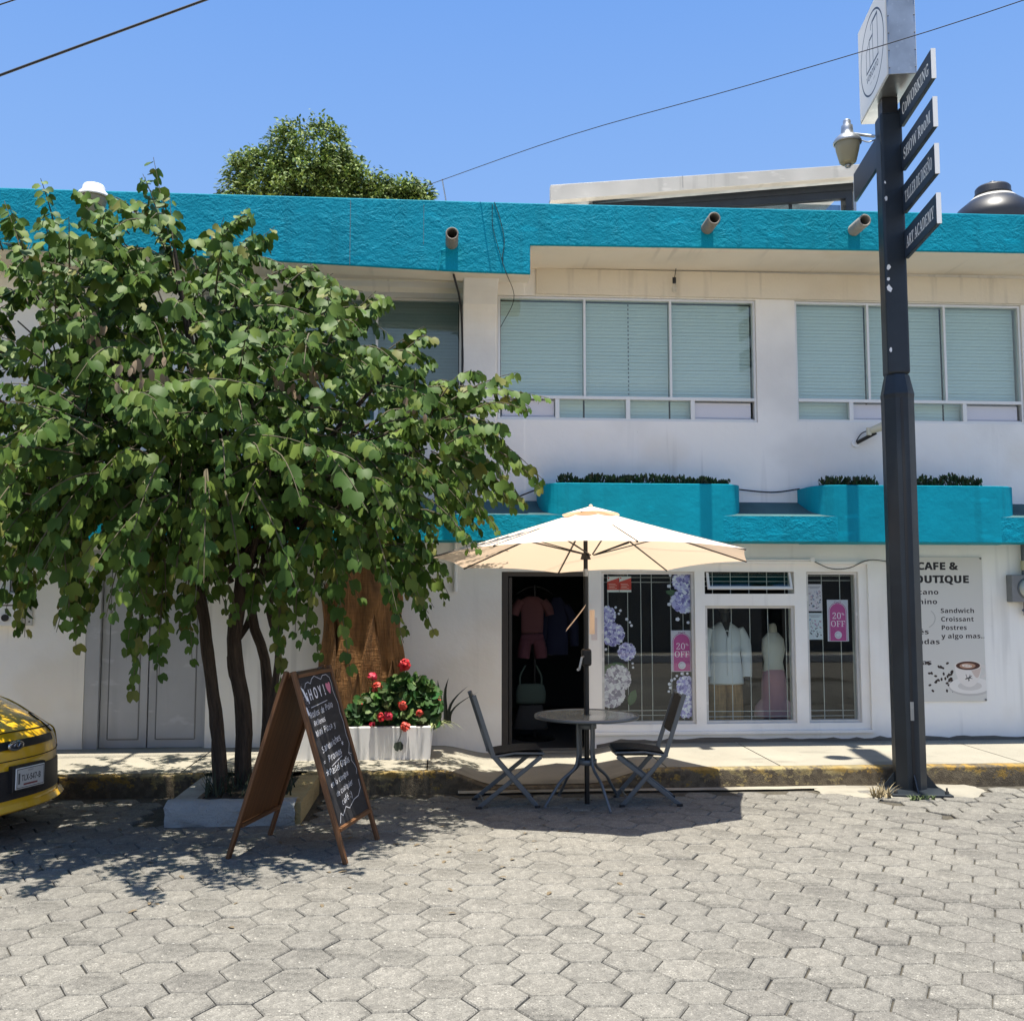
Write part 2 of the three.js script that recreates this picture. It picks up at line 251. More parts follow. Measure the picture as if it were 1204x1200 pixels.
{
  const walk = new THREE.Group(); walk.name = 'pavement'; walk.userData.kind = 'structure'; scene.add(walk);
  const joints = [-9, -6.6, -4.2, -2.25, -.12, 2.02, 3.06, 5.35, 8, 11];
  for (let i = 0; i < joints.length - 1; i++) {
    const a = joints[i] + .006, b = joints[i + 1] - .006, n = Math.max(6, Math.round((b - a) / .08));
    const top = grid(n, 14, (u, v) => { const x = lerp(a, b, u) + (1 - v) * 0, z = lerp(-.2, KZ - .13, v); return V(x, paveY(x, Math.max(z, 0)) + .0015 * (N1(x * .13 + 4, z * .3 + 2, 40) - .5), z); }, (u, v, p) => [p.x, p.z]);
    const idx = top.index.array; for (let k = 0; k < idx.length; k += 3) { const s = idx[k]; idx[k] = idx[k + 1]; idx[k + 1] = s; } top.computeVertexNormals();
    part('slab', top, M.slab, walk);
  }
  part('sub_base', box(-10, 11, -.05, .002, -.2, KZ - .02), M.joint, walk);
  // kerb: rounded arris running along the street and dipping at the ramp
  const prof = [[-.13, 0, 1], [-.02, 0, 1], [-.006, -.004, 1], [0, -.016, 1], [.004, -1, 0]];
  for (const [a, b] of [[-9, -2.02], [-1.16, 11]]) {
    const n = Math.round((b - a) / .05), g = grid(n, prof.length - 1, (u, v) => {
      const x = lerp(a, b, u), k = Math.round(v * (prof.length - 1)), [dz, dy] = prof[k], y = paveY(x, KZ), w = .008 * (N2(x * .11 + 3, .3, 90) - .5), chip = .012 * Math.max(0, N3(x * .1 + 5, .5, 70) - .72);
      return V(x, dy <= -1 ? -.03 : Math.max(y + dy - (k > 1 ? chip : 0), .006 - k * .001), KZ + dz + (k > 1 ? w : 0));
    }, (u, v, p) => [p.x, p.y < 0 ? 0 : .02 + p.y * 1.1 + (KZ - p.z) * .2]);
    const idx = g.index.array; for (let k = 0; k < idx.length; k += 3) { const s = idx[k]; idx[k] = idx[k + 1]; idx[k + 1] = s; } g.computeVertexNormals();
    struct('kerb', g, M.kerb);
  }
  struct('gutter', G(grid(80, 3, (u, v) => { const x = lerp(.15, 3.6, u); return V(x, .014 * Math.sin(v * PI * .9) + .001 + .004 * N1(x * .1, .2, 60), KZ + lerp(.002, .07 + .012 * Math.sin(x * 3) + .012 * N2(x * .2, .4, 30), 1 - v)); }, (u, v, p) => [p.x, p.z])), M.slab);
  const pad = grid(20, 10, (u, v) => V(lerp(3.3, 4.78, u) + .06 * (N1(v, .3, 8) - .5), .0035 + .01 * N2(u, v, 9) - (v < .1 || u < .05 || u > .95 ? .015 : 0), lerp(2.06, KZ, v) - .3 * (1 - v) * smooth(.25, 0, u) - .3 * (1 - v) * smooth(.8, 1, u)), (u, v, p) => [p.x, p.z]);
  struct('footing', pad, M.slab);
}
// street on the far side, behind the viewer: seen only as a reflection in the shop glass
struct('kerb_opposite', box(-14, 16, -.02, .16, 15.2, 15.45), M.frameWhite);
struct('pavement_opposite', box(-14, 16, -.02, .12, 15.46, 17.3), M.slab);
struct('wall_opposite', box(-16, 18, -.02, 2.6, 17.35, 17.7), mat([.15, .15, .148], .9, { map: tPlaster }));

// ---------------------------------------------------------------- the building
const shop = thing('shop_building', 'two storey white building with turquoise bands, cafe below and wide windows above', 'building');
{
  const X0 = -10, X1 = 11;
  const face = poly([[X0, 0], [X1, 0], [X1, 5.3], [X0, 5.3]]);
  rectHole(face, -3.56, -2.365, .14, 2.16);                                     // gate
  rectHole(face, .62, 1.527, .05, 1.947);                                       // shop door
  rectHole(face, 1.662, 2.65, .372, 1.95); rectHole(face, 2.757, 3.72, .372, 1.593); rectHole(face, 2.757, 3.72, 1.718, 1.95); rectHole(face, 3.85, 4.418, .372, 1.95);
  rectHole(face, -2.6, .212, 3.52, 5.0);                                        // left upper recess
  rectHole(face, .576, 3.365, 3.545, 4.88); rectHole(face, 3.795, 6.345, 3.56, 4.885); rectHole(face, 6.8, 9.4, 3.56, 4.885);
  part('wall', extrude(face, .2).translate(0, 0, -.2), M.wall, shop);
  part('rear_wall', G(box(X0, X1, 0, 5.3, -9.2, -9), box(X0, X0 + .2, 0, 5.3, -9, -.2), box(X1 - .2, X1, 0, 5.3, -9, -.2), box(X0 + .2, X1 - .2, 2.45, 2.6, -9, -.2)), M.wall, shop);
  part('roof_slab', G(metric(extrude(poly([[.863, 5.168], [3.4, 5.193], [5.96, 5.213], [X1, 5.247], [X1, 5.34], [.863, 5.34]]), .9).translate(0, 0, -.2)), box(X0, .86, 5.02, 5.34, -.2, .44), metric(extrude(poly([[X0, 5.057], [-4.24, 5.007], [-2.03, 4.959], [.2, 4.881], [.858, 4.873], [.858, 5.3], [X0, 5.3]]), .26).translate(0, 0, .44)), box(X0, X1, 5.255, 5.345, -9.2, -.2)), M.soffit, shop);
  const band = poly([[X0, 5.06], [-4.24, 5.01], [-2.03, 4.962], [.2, 4.884], [.86, 4.876], [.86, 5.171], [3.4, 5.196], [5.96, 5.216], [X1, 5.25], [X1, 5.63], [5.98, 5.623], [3, 5.612], [.83, 5.604], [-4.26, 5.614], [X0, 5.625]]);
  part('parapet', extrude(band, .135, .012).translate(0, 0, .573), M.teal, shop);
  part('parapet_back', G(box(X0, X1, 5.345, 5.58, -9.2, -9.05), box(X0, X0 + .15, 5.345, 5.58, -9.05, .56), box(X1 - .15, X1, 5.345, 5.58, -9.05, .56)), M.tealSmooth, shop);
  part('beam', G(box(.985, X1, 4.892, 5.17, .001, .032)), M.beige, shop);
  // pillar with a flared head carrying the roof edge
  const fl = new THREE.Shape(); fl.moveTo(-.1, 3.5); fl.lineTo(.022, 3.5); fl.lineTo(.022, 4.25); fl.bezierCurveTo(.03, 4.6, .2, 4.8, .56, 4.875); fl.lineTo(.56, 5.0); fl.lineTo(-.1, 5.0); fl.closePath();
  part('pillar', metric(extrude(fl, .335, .008).rotateY(-PI / 2).translate(.548, 0, 0)), M.wall, shop);
  // left recess: back of the opening with its own window strip
  part('recess', G(box(-2.62, .23, 3.42, 3.52, -.6, -.2), box(-2.7, -2.6, 3.4, 5.02, -.6, -.2), box(.214, .3, 3.4, 5.02, -.6, -.2), box(-2.6, .212, 4.945, 5.018, -.6, -.2)), M.wall, shop);
  // ledge with sloped top
  const lp = poly([[0, 2.245], [.5, 2.245], [.5, 2.5], [.003, 2.685]]);
  const ledge = metric(extrude(lp, X1 - X0).rotateY(PI / 2).scale(1, 1, -1).translate(X0, 0, .0005));
  { // rotate() above maps shape x to z; rebuild cleanly
    const pos = [], uv = [], quad = (a, b, c, d) => { for (const p of [a, b, c, a, c, d]) { pos.push(...p); uv.push(p[0], p[1] + p[2]); } };
    quad([X0, 2.245, .5], [X1, 2.245, .5], [X1, 2.5, .5], [X0, 2.5, .5]); quad([X0, 2.245, .001], [X1, 2.245, .001], [X1, 2.245, .5], [X0, 2.245, .5]);
    const g = new THREE.BufferGeometry(); g.setAttribute('position', new THREE.Float32BufferAttribute(pos, 3)); g.setAttribute('uv', new THREE.Float32BufferAttribute(uv, 2)); g.computeVertexNormals();
    part('ledge', G(g), M.teal, shop);
    pos.length = uv.length = 0; quad([X0, 2.5, .5], [X1, 2.5, .5], [X1, 2.685, .001], [X0, 2.685, .001]);
    const t = new THREE.BufferGeometry(); t.setAttribute('position', new THREE.Float32BufferAttribute(pos, 3)); t.setAttribute('uv', new THREE.Float32BufferAttribute(uv, 2)); t.computeVertexNormals();
    part('ledge_top', t, M.tealTop, shop);
  }
  for (const [a, b] of [[.985, 3.06], [3.775, 5.965], [6.7, 8.8], [-3.6, -1.4]]) { // built-in flower boxes with rounded ends
    const r = .3, s = new THREE.Shape(), zf = .503; s.moveTo(a, 0); s.lineTo(a, -zf + r); s.bezierCurveTo(a, -zf + .08, a + .1, -zf, a + r, -zf); s.lineTo(b - r, -zf); s.bezierCurveTo(b - .1, -zf, b, -zf + .08, b, -zf + r); s.lineTo(b, 0); s.closePath();
    part('flower_box', metric(extrude(s, .57, .006).rotateX(-PI / 2).translate(0, 2.246, .001)), M.tealSmooth, shop);
  }
  // upper windows: frame, panes, blinds
  function upperWindow(x0, x1, y0, y1, mull, low, lowBlind, z, yT, bm, rows) {
    const w = new THREE.Group(); w.name = 'window'; shop.add(w); const t = .024, f = [];
    f.push(box(x0, x1, y0, y0 + t, z - .03, z + .03), box(x0, x1, y1 - t, y1, z - .03, z + .03), box(x0, x0 + t, y0 + t, y1 - t, z - .03, z + .03), box(x1 - t, x1, y0 + t, y1 - t, z - .03, z + .03));
    const b = [x0 + t, ...mull, x1 - t], lo = [x0 + t, ...low, x1 - t];
    if (yT) f.push(box(x0 + t, x1 - t, yT - .016, yT + .016, z - .034, z + .04));
    for (const m of mull) f.push(box(m - .012, m + .012, (yT ?? y0) + .016, y1 - t, z - .028, z + .028));
    for (const m of low) f.push(box(m - .022, m + .022, y0 + t, yT - .016, z - .028, z + .034));
    part('frame', G(f), M.alu, w);
    for (let i = 0; i < b.length - 1; i++) part('pane', box(b[i] + .006, b[i + 1] - .006, (yT ?? y0) + .018, y1 - t - .002, z - .004, z + .001), M.tint, w);
    for (let i = 0; i < lo.length - 1 && low.length; i++) {
      if (lowBlind[i]) part('pane', box(lo[i] + .014, lo[i + 1] - .014, y0 + t, yT - .018, z - .004, z + .001), M.tint, w);
      else part('vent_panel', G(rbox(lo[i] + .02, lo[i + 1] - .03, y0 + t + .02, yT - .03, z - .02, z - .008, .004), box(lo[i] + .014, lo[i + 1] - .014, y0 + t, y0 + t + .012, z - .02, z + .02)), M.lilac, w);
    }
    const sl = []; const R = rngOf(Math.round(x0 * 100) + 9);
    for (let y = y0 + t + .02; y < y1 - .03; y += .038) for (let i = 0; i < b.length - 1; i++) { const g = new THREE.BoxGeometry(b[i + 1] - b[i] - .02, .0392, .0016); g.rotateX(-.2 + (R() - .5) * .04); g.translate((b[i] + b[i + 1]) / 2, y + .018, z - .07 - (R() - .5) * .002); sl.push(g); }
    const bl = part('blind', G(sl), bm, w); bl.userData.kind = 'stuff';
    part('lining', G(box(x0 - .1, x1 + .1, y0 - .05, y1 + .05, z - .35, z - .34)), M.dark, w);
    return w;
  }
  upperWindow(.58, 3.362, 3.548, 4.876, [1.505, 2.435], [1.21, 1.966, 2.665], [0, 1, 1, 0], -.05, 3.79, M.blind);
  upperWindow(3.798, 6.342, 3.563, 4.88, [4.616, 5.479], [4.404, 5.05, 5.672], [1, 0, 1, 0], -.05, 3.795, M.blind);
  upperWindow(6.803, 9.397, 3.563, 4.88, [7.65, 8.5], [7.4, 8.1, 8.7], [1, 0, 1, 0], -.05, 3.795, M.blind);
  upperWindow(-2.58, .2, 3.53, 4.94, [-1.66, -.72], [-1.66, -.72], [1, 1, 1], -.42, 3.8, M.blindDark);
  part('blind_cord', G(Array.from({ length: 22 }, (_, i) => box(1.975, 1.987, 3.83 + i * .046, 3.853 + i * .046, -.058, -.055))), M.gateLine, shop).userData.kind = 'stuff';
  // grey double gate
  const gate = new THREE.Group(); gate.name = 'gate'; shop.add(gate);
  part('frame', G(box(-3.558, -3.42, .142, 2.158, -.12, -.008), box(-2.39, -2.367, .142, 2.158, -.12, -.02), box(-3.42, -2.39, 2.08, 2.158, -.12, -.02), box(-3.42, -2.39, .142, .175, -.12, .012)), M.gate, gate);
  for (const [a, b] of [[-3.412, -2.952], [-2.94, -2.395]]) {
    const leaf = part('gate_leaf', G(rbox(a, b, .18, 2.075, -.085, -.055, .004)), M.gate, gate);
    const x0 = a + .085, x1 = b - .085; part('leaf_panel', G(rbox(x0, x1, .27, 1.99, -.056, -.047, .004)), M.gate, leaf);
    part('bead', G(box(x0 - .012, x0 - .004, .262, 1.998, -.056, -.051), box(x1 + .004, x1 + .01, .262, 1.998, -.056, -.051), box(x0 - .004, x1 + .004, .258, .265, -.056, -.051)), M.gateLine, leaf);
  }
  // shopfront: raised border, glass, grille bars, hopper vent
  part('shopfront_border', G(box(1.53, 4.54, 2.03, 2.06, .001, .03), box(4.51, 4.54, .30, 2.03, .001, .03), box(1.56, 4.54, .27, .30, .001, .035)), M.wall, shop);
  const fw = (name, x0, x1, y0, y1, vs, hs) => {
    const w = new THREE.Group(); w.name = name; shop.add(w);
    part('frame', G(box(x0 + .001, x0 + .03, y0 + .001, y1 - .001, -.1, -.03), box(x1 - .03, x1 - .001, y0 + .001, y1 - .001, -.1, -.03), box(x0 + .03, x1 - .03, y0 + .001, y0 + .028, -.1, -.03), box(x0 + .03, x1 - .03, y1 - .028, y1 - .001, -.1, -.03)), M.frameWhite, w);
    part('pane', box(x0 + .03, x1 - .03, y0 + .028, y1 - .028, -.066, -.061), M.glass, w);
    for (const x of vs) part('bar', rod(V(x, y0 + .02, -.12), V(x, y1 - .02, -.12), .0042, 6), M.bars, w);
    for (const y of hs) part('bar', rod(V(x0 + .02, y, -.128), V(x1 - .02, y, -.128), .0036, 6), M.bars, w);
    return w;
  };
  fw('shop_window', 1.662, 2.65, .372, 1.95, [1.75, 1.96, 2.1, 2.215, 2.42, 2.55], [.45, .50, 1.84, 1.89]);
  fw('shop_window', 2.757, 3.72, .372, 1.593, [2.875, 3.07, 3.27, 3.465, 3.66], [.43, .485]);
  fw('shop_window', 3.85, 4.418, .372, 1.95, [3.88, 4.06, 4.26], [.43, .485, 1.86, 1.91]);
  const v = new THREE.Group(); v.name = 'vent_window'; shop.add(v);
  const tiltM = new THREE.Matrix4().makeTranslation(3.238, 1.94, -.04).multiply(new THREE.Matrix4().makeRotationX(-.35));
  part('frame', G([box(-.455, .455, -.185, -.16, -.012, .012), box(-.455, -.43, -.16, 0, -.012, .012), box(.43, .455, -.16, 0, -.012, .012)].map((g) => g.applyMatrix4(tiltM))), M.whiteMetal, v);
  part('pane', box(-.43, .43, -.16, -.005, -.003, .002).applyMatrix4(tiltM), M.glass, v);
  for (const x of [2.875, 3.07, 3.27, 3.465, 3.66]) part('bar', rod(V(x, 1.72, -.13), V(x, 1.948, -.13), .0042, 6), M.bars, v);
  for (const y of [1.80, 1.85, 1.90]) part('bar', rod(V(2.76, y, -.137), V(3.717, y, -.137), .0036, 6), M.bars, v);
  // door opening
  const dr = new THREE.Group(); dr.name = 'shop_door'; shop.add(dr);
  part('jamb', G(box(.622, .69, .1, 1.945, -.18, -.03), box(1.5, 1.525, .1, 1.945, -.18, -.05), box(.69, 1.5, 1.9, 1.945, -.18, -.05)), mat([.03, .025, .022], .5), dr);
  part('door_leaf', G(rbox(.70, .735, .12, 1.89, -.98, -.1, .004)), mat([.02, .018, .017], .4), dr);
  part('threshold', G(box(.622, 1.525, .04, .112, -.2, .012)), M.slab, dr);
  // small fittings
  part('downpipe', G(rod(V(.14, 1.74, .03), V(.14, 2.244, .03), .022, 10)), M.white, shop);
  part('awning_rod', G(rod(V(2.5, 2.075, .045), V(3.9, 2.075, .045), .012, 8), box(3.88, 3.93, 2.055, 2.095, .0305, .06)), M.whiteMetal, shop);
  part('window_cable', G(tube([V(3.9, 2.07, .05), V(4.1, 1.985, .04), V(4.3, 1.99, .04), V(4.52, 2.075, .04), V(4.8, 2.05, .03)], .005, 20, 5)), M.cord, shop);
  part('wall_cable', tube([V(-.1, 2.66, .08), V(.4, 2.6, .06), V(.62, 2.66, .04), V(.99, 2.80, .1)], .008, 16, 5), M.cord, shop); part('wall_cable', tube([V(3.06, 2.82, .06), V(3.5, 2.79, .04), V(3.78, 2.825, .06)], .008, 12, 5), M.cord, shop); part('wall_cable', G(tube([V(.1, 4.86, .7), V(.18, 4.7, .2), V(.2, 4.4, .035), V(.2, 4.0, .035), V(.14, 3.6, .04)], .012, 16, 5)), M.cord, shop);
  part('eave_cable', G(tube([V(.50, 5.6, .725), V(.55, 5.45, .728), V(.60, 5.2, .728), V(.58, 5.0, .728), V(.62, 4.88, .722), V(.72, 4.72, .4), V(.60, 4.5, .1)], .0035, 24, 5), tube([V(.48, 5.58, .723), V(.485, 5.35, .726), V(.55, 5.1, .727), V(.58, 5.0, .727)], .0025, 12, 4)), M.cord, shop);
  part('plaster_crack', box(-.92, -.916, 4.93, 5.58, .7205, .722), M.gateLine, shop); part('plaster_crack', box(-.2, -.197, 5.15, 5.56, .7205, .722), M.gateLine, shop);
  const pg = (x, y) => G(new THREE.TorusGeometry(.055, .008, 8, 20).translate(x, y, .99), new THREE.CylinderGeometry(.062, .062, .28, 20, 1, true).rotateX(PI / 2).translate(x, y, .85), new THREE.CylinderGeometry(.052, .052, .27, 20, 1, true).rotateX(PI / 2).translate(x, y, .855));
  const clay = [mat([.3, .17, .13], .8), mat([.36, .33, .3], .8, { map: tSlab }), mat([.5, .48, .45], .7, { map: tSlab })];
  [[.08, 5.17], [2.65, 5.39], [4.17, 5.41]].forEach(([x, y], i) => part('drain_pipe', pg(x, y).rotateX(0), clay[[1, 1, 2, 1][i]], shop));
  part('pipe_bracket', G(bar(V(-.02, 5.08, .74), V(-.06, 4.885, .74), .02, .012), bar(V(.02, 5.08, .8), V(-.02, 5.09, .74), .02, .012)), M.tealSmooth, shop);
  // interior shell of the shop, unlit
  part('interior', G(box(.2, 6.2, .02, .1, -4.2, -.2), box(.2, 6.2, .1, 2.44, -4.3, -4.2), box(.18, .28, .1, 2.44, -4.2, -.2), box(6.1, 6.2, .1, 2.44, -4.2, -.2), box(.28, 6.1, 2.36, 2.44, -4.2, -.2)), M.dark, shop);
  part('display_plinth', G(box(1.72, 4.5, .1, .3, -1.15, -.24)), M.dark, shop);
  part('stain_strip', G(grid(60, 1, (a, b) => V(lerp(1.6, 6.6, a), paveY(lerp(1.6, 6.6, a), 0) + .001 + b * (.02 + .035 * N1(a, .2, 40)), .0025), (a, b, p) => [p.x, p.y])), mat([.2, .19, .175], .95, { map: tSlab }), shop);
}
// rooftop room behind the parapet
{
  const t = thing('rooftop_room', 'white sloping metal roof over dark glazed rooftop room behind the parapet', 'building', [0, 0, -3]);
  const s = poly([[1.46, 7.09], [5.98, 7.585], [5.98, 7.76], [1.46, 7.315]]);
  part('roof', extrude(s, .12, .006).translate(0, 0, 0), mat([.56, .545, .51], .5, { map: tPaintC }), t); part('roof_seam', box(3.3, 3.306, 7.33, 7.50, .1265, .129), M.gateLine, t); part('roof_sheet', extrude(poly([[1.5, 7.26], [5.95, 7.7], [5.95, 7.74], [1.5, 7.3]]), 3).translate(0, 0, -3), M.galv, t);
  part('beam', extrude(poly([[1.9, 7.05], [5.9, 7.48], [5.9, 7.58], [1.9, 7.13]]), .1).translate(0, 0, -.2), M.navy, t);
  part('wall', G(box(1.9, 5.7, 5.3, 6.96, -.3, -.2), box(1.9, 2, 5.3, 7.0, -3, -.3)), M.navy, t);
  part('beam', extrude(poly([[1.9, 6.97], [5.72, 7.35], [5.72, 7.48], [1.9, 7.06]]), .1).translate(0, 0, -.22), M.navy, t, 'dark blue fascia under the white roof edge');
  part('column', G(box(5.72, 5.82, 5.3, 7.5, -.3, -.12)), M.navy, t); part('column', G(box(5.86, 5.9, 5.3, 7.55, -.28, -.18)), M.galv, t);
  part('glazing', box(2.1, 5.7, 6.97, 7.3, -.27, -.262), phys([.5, .56, .6], .05, { transmission: 1, thickness: 0 }), t);
  for (let i = 0; i < 6; i++) part('louver', box(2.1, 5.7, 6.99 + i * .055, 7.02 + i * .055, -.6, -.56), M.galv, t);
  part('mullion', box(4.93, 4.97, 6.96, 7.36, -.25, -.215), M.navy, t);
}
// water tank
{
  const t = thing('water_tank', 'black domed plastic water tank rising above the roof edge', 'water tank', [8.42, 5.345, -4]);
  part('body', lathe([[0, 0], [.58, 0], [.6, .05], [.6, .4], [.57, .43], [.6, .46], [.6, .9], [.57, .93], [.6, .96], [.6, 1.5], [.57, 1.55], [.6, 1.6], [.6, 2.05], [.59, 2.12], [.52, 2.25], [.36, 2.38], [.27, 2.42], [0, 2.42]], 36), mat([.012, .013, .016], .4), t);
  part('shoulder_ring', lathe([[.36, 2.382], [.31, 2.43], [.26, 2.44]], 36), mat([.42, .41, .38], .6), t);
  const lid = part('lid', lathe([[0, 2.62], [.23, 2.61], [.255, 2.58], [.255, 2.5], [.27, 2.49], [.27, 2.44], [.2, 2.43]], 36), mat([.015, .016, .02], .45), t);
  part('lid_knob', G(lathe([[0, 2.70], [.05, 2.69], [.055, 2.62], [0, 2.615]], 16)), M.black, lid);
}

// ---------------------------------------------------------------- table, parasol, folding chairs
{
  const c = [1.2, 0, 2.07], t = thing('bistro_table', 'round grey bistro table with glass top, standing under the cream parasol', 'table', c);
  part('table_top', lathe([[.028, .7], [.40, .7], [.415, .704], [.415, .714], [.40, .718], [.028, .718], [.028, .7]], 48), phys([.42, .47, .46], .12, { transmission: .45, thickness: 0 }), t);
  part('rim', lathe([[.416, .695], [.43, .698], [.433, .71], [.43, .722], [.416, .724], [.412, .719], [.412, .70], [.416, .695]], 48), M.grey, t);
  for (const a of [70, 160, 240, 320]) { const r = a * PI / 180, P = (q, y) => V(Math.cos(r) * q, y, Math.sin(r) * q); part('leg', G(tube([P(.085, .695), P(.085, .55), P(.085, .38), P(.11, .30), P(.24, .2), P(.31, .11), P(.385, .008)], .0125, 30, 8), rod(P(.385, 0), P(.385, .012), .016, 10)), M.grey, t); }
  for (const y of [.63, .34]) part('ring_bracket', lathe([[.062, y - .02], [.082, y - .02], [.082, y + .02], [.062, y + .02], [.062, y - .02]], 24), M.grey, t);
  part('top_bracket', G(bar(V(-.38, .69, 0), V(.38, .69, 0), .02, .012), bar(V(0, .69, -.38), V(0, .69, .38), .012, .012)), M.grey, t);
}
{
  const t = thing('parasol', 'open cream market parasol on a black pole, through the middle of the table', 'parasol', [1.2, 0, 2.07]);
  const tilt = new THREE.Group(); // geometry is tilted before it is stored
  const m = new THREE.Matrix4().makeTranslation(.05, 2.02, 0).multiply(new THREE.Matrix4().makeRotationX(-.06)).multiply(new THREE.Matrix4().makeTranslation(0, -2.02, 0));
  const R = 1.365, rot = -.09, top = 2.43, rimY = 2.0;
  part('pole', G(rod(V(0, 0, 0), V(0, 1.16, 0), .021, 16), rod(V(0, 1.16, 0), V(.0, 2.4, -.0), .0185, 16)), M.blackMetal, t);
  part('collar', rod(V(0, 1.86, 0), V(0, 1.92, 0), .0215, 16), M.galv, t);
  const at = (a, q) => { const k = q * q; return V(Math.cos(a) * R * q, lerp(top, rimY, q) - .006 * Math.sin(q * PI), Math.sin(a) * R * q); };
  for (let i = 0; i < 8; i++) {
    const a0 = rot + i * PI / 4, a1 = a0 + PI / 4, A = V(Math.cos(a0), 0, Math.sin(a0)), B = V(Math.cos(a1), 0, Math.sin(a1));
    const g = grid(8, 10, (u, v) => { const q = .035 + .965 * v, d = A.clone().lerp(B, u), s = Math.sin(u * PI); const p = d.multiplyScalar(R * q * (1 - .012 * s * v)); p.y = lerp(top, rimY, q) - .006 * Math.sin(q * PI) - .02 * s * Math.sin(v * PI * .95) + .022 * s * v * v; return p; }, (u, v) => [u, v]);
    part('canopy_panel', g.applyMatrix4(m), M.canvasCloth, t);
    const e = at(a0, 1), h = V(Math.cos(a0) * .03, 2.335, Math.sin(a0) * .03);
    part('rib', bar(at(a0, .04).add(V(0, -.02, 0)), e.clone().add(V(0, -.004, 0)), .012, .012).applyMatrix4(m), M.blackMetal, t);
    part('strut', bar(V(Math.cos(a0) * .035, 2.04, Math.sin(a0) * .035), at(a0, .47).add(V(0, -.024, 0)), .009, .009).applyMatrix4(m), M.blackMetal, t);
  }
  part('vent_cap', grid(48, 4, (u, v) => { const a = u * 2 * PI, sc = 1 - .03 * Math.pow(Math.sin((a - rot) * 4), 2); return V(Math.cos(a) * .245 * (.05 + .95 * v) * sc, 2.448 - .072 * v, Math.sin(a) * .245 * (.05 + .95 * v) * sc); }).applyMatrix4(m), M.canvasCloth, t);
  part('finial', lathe([[.014, 2.444], [.018, 2.452], [.014, 2.46], [.008, 2.466], [0, 2.468]], 14).applyMatrix4(m), M.canvasCloth, t);
  part('hub', rod(V(0, 2.0, 0), V(0, 2.055, 0), .045, 16, .03), M.blackMetal, t); part('crown_hub', rod(V(0, 2.36, 0), V(0, 2.42, 0), .04, 16), M.blackMetal, t);
  const k = part('crank_box', G(rbox(-.04, .04, 1.12, 1.26, -.04, .05, .02)), M.blackMetal, t);
  part('crank_handle', G(rod(V(-.03, 1.2, .05), V(-.05, 1.19, .10), .008, 8), bar(V(-.05, 1.2, .1), V(-.075, 1.09, .1), .018, .01, .004), rod(V(-.075, 1.1, .1), V(-.09, 1.1, .15), .011, 8)), M.galv, k);
  part('strap', grid(2, 8, (u, v) => V(-.015 - .16 * v + .012 * u, 1.60 - .2 * v + .03 * u, .03 + .02 * Math.sin(v * 3) - .0 * u)), M.canvasCloth, t);
  part('strap', grid(3, 6, (u, v) => V(.03 + .045 * u, 1.58 - .2 * v, -.01 + .006 * Math.sin(v * 4 + u * 3)), (u, v) => [u, v]), M.canvasCloth, t);
}
{
  const t = thing('folding_chair', 'grey folding chair with black mesh back, left of the table', 'chair', [.53, 0, 2.02], .06);
  for (const s of [-1, 1]) {
    const z = .2 * s, zi = .178 * s;
    part('back_post', G(bar(V(-.28, .9, z), V(-.115, .40, z), .036, .016, .005), bar(V(-.115, .408, z), V(.235, .012, z), .036, .016, .005)), M.grey, t);
    part('leg', G(bar(V(.27, .40, zi), V(-.235, .012, zi), .034, .016, .005)), M.grey, t);
    part('seat_rail', G(bar(V(-.14, .405, z * .96), V(.05, .435, z * .96), .016, .034, .005), bar(V(.05, .435, z * .96), V(.29, .43, z * .96), .016, .034, .005)), M.grey, t);
    part('foot_cap', rbox(.215, .26, 0, .022, z - .012, z + .012, .005), M.black, t); part('foot_cap', rbox(-.26, -.21, 0, .022, zi - .012, zi + .012, .005), M.black, t);
  }
  part('backrest', G(grid(10, 8, (u, v) => V(lerp(-.273, -.175, v) + .012 * Math.sin(u * PI), lerp(.885, .59, v), lerp(-.19, .19, u)), (u, v) => [u * .4, v * .3])), Object.assign(M.textile, DS), t);
  part('seat', G(grid(10, 10, (u, v) => V(lerp(-.12, .29, v), .428 + .03 * Math.sin(v * 2.2) - .014 * Math.sin(u * PI), lerp(-.188, .188, u)), (u, v) => [u * .4, v * .4]), rbox(-.12, .285, .405, .425, -.18, .18, .006)), M.textile, t);
  for (const [x, y, w, r] of [[.19, .06, .2, .008], [-.19, .045, .18, .008], [-.27, .88, .2, .01], [.285, .425, .19, .012]]) part('crossbar', rod(V(x, y, -w), V(x, y, w), r, 8), M.grey, t);
  copyOf(t, 'grey folding chair with black mesh back, right of the table before the flower-decorated window', [1.71, 0, 2.03], PI - .05);
}

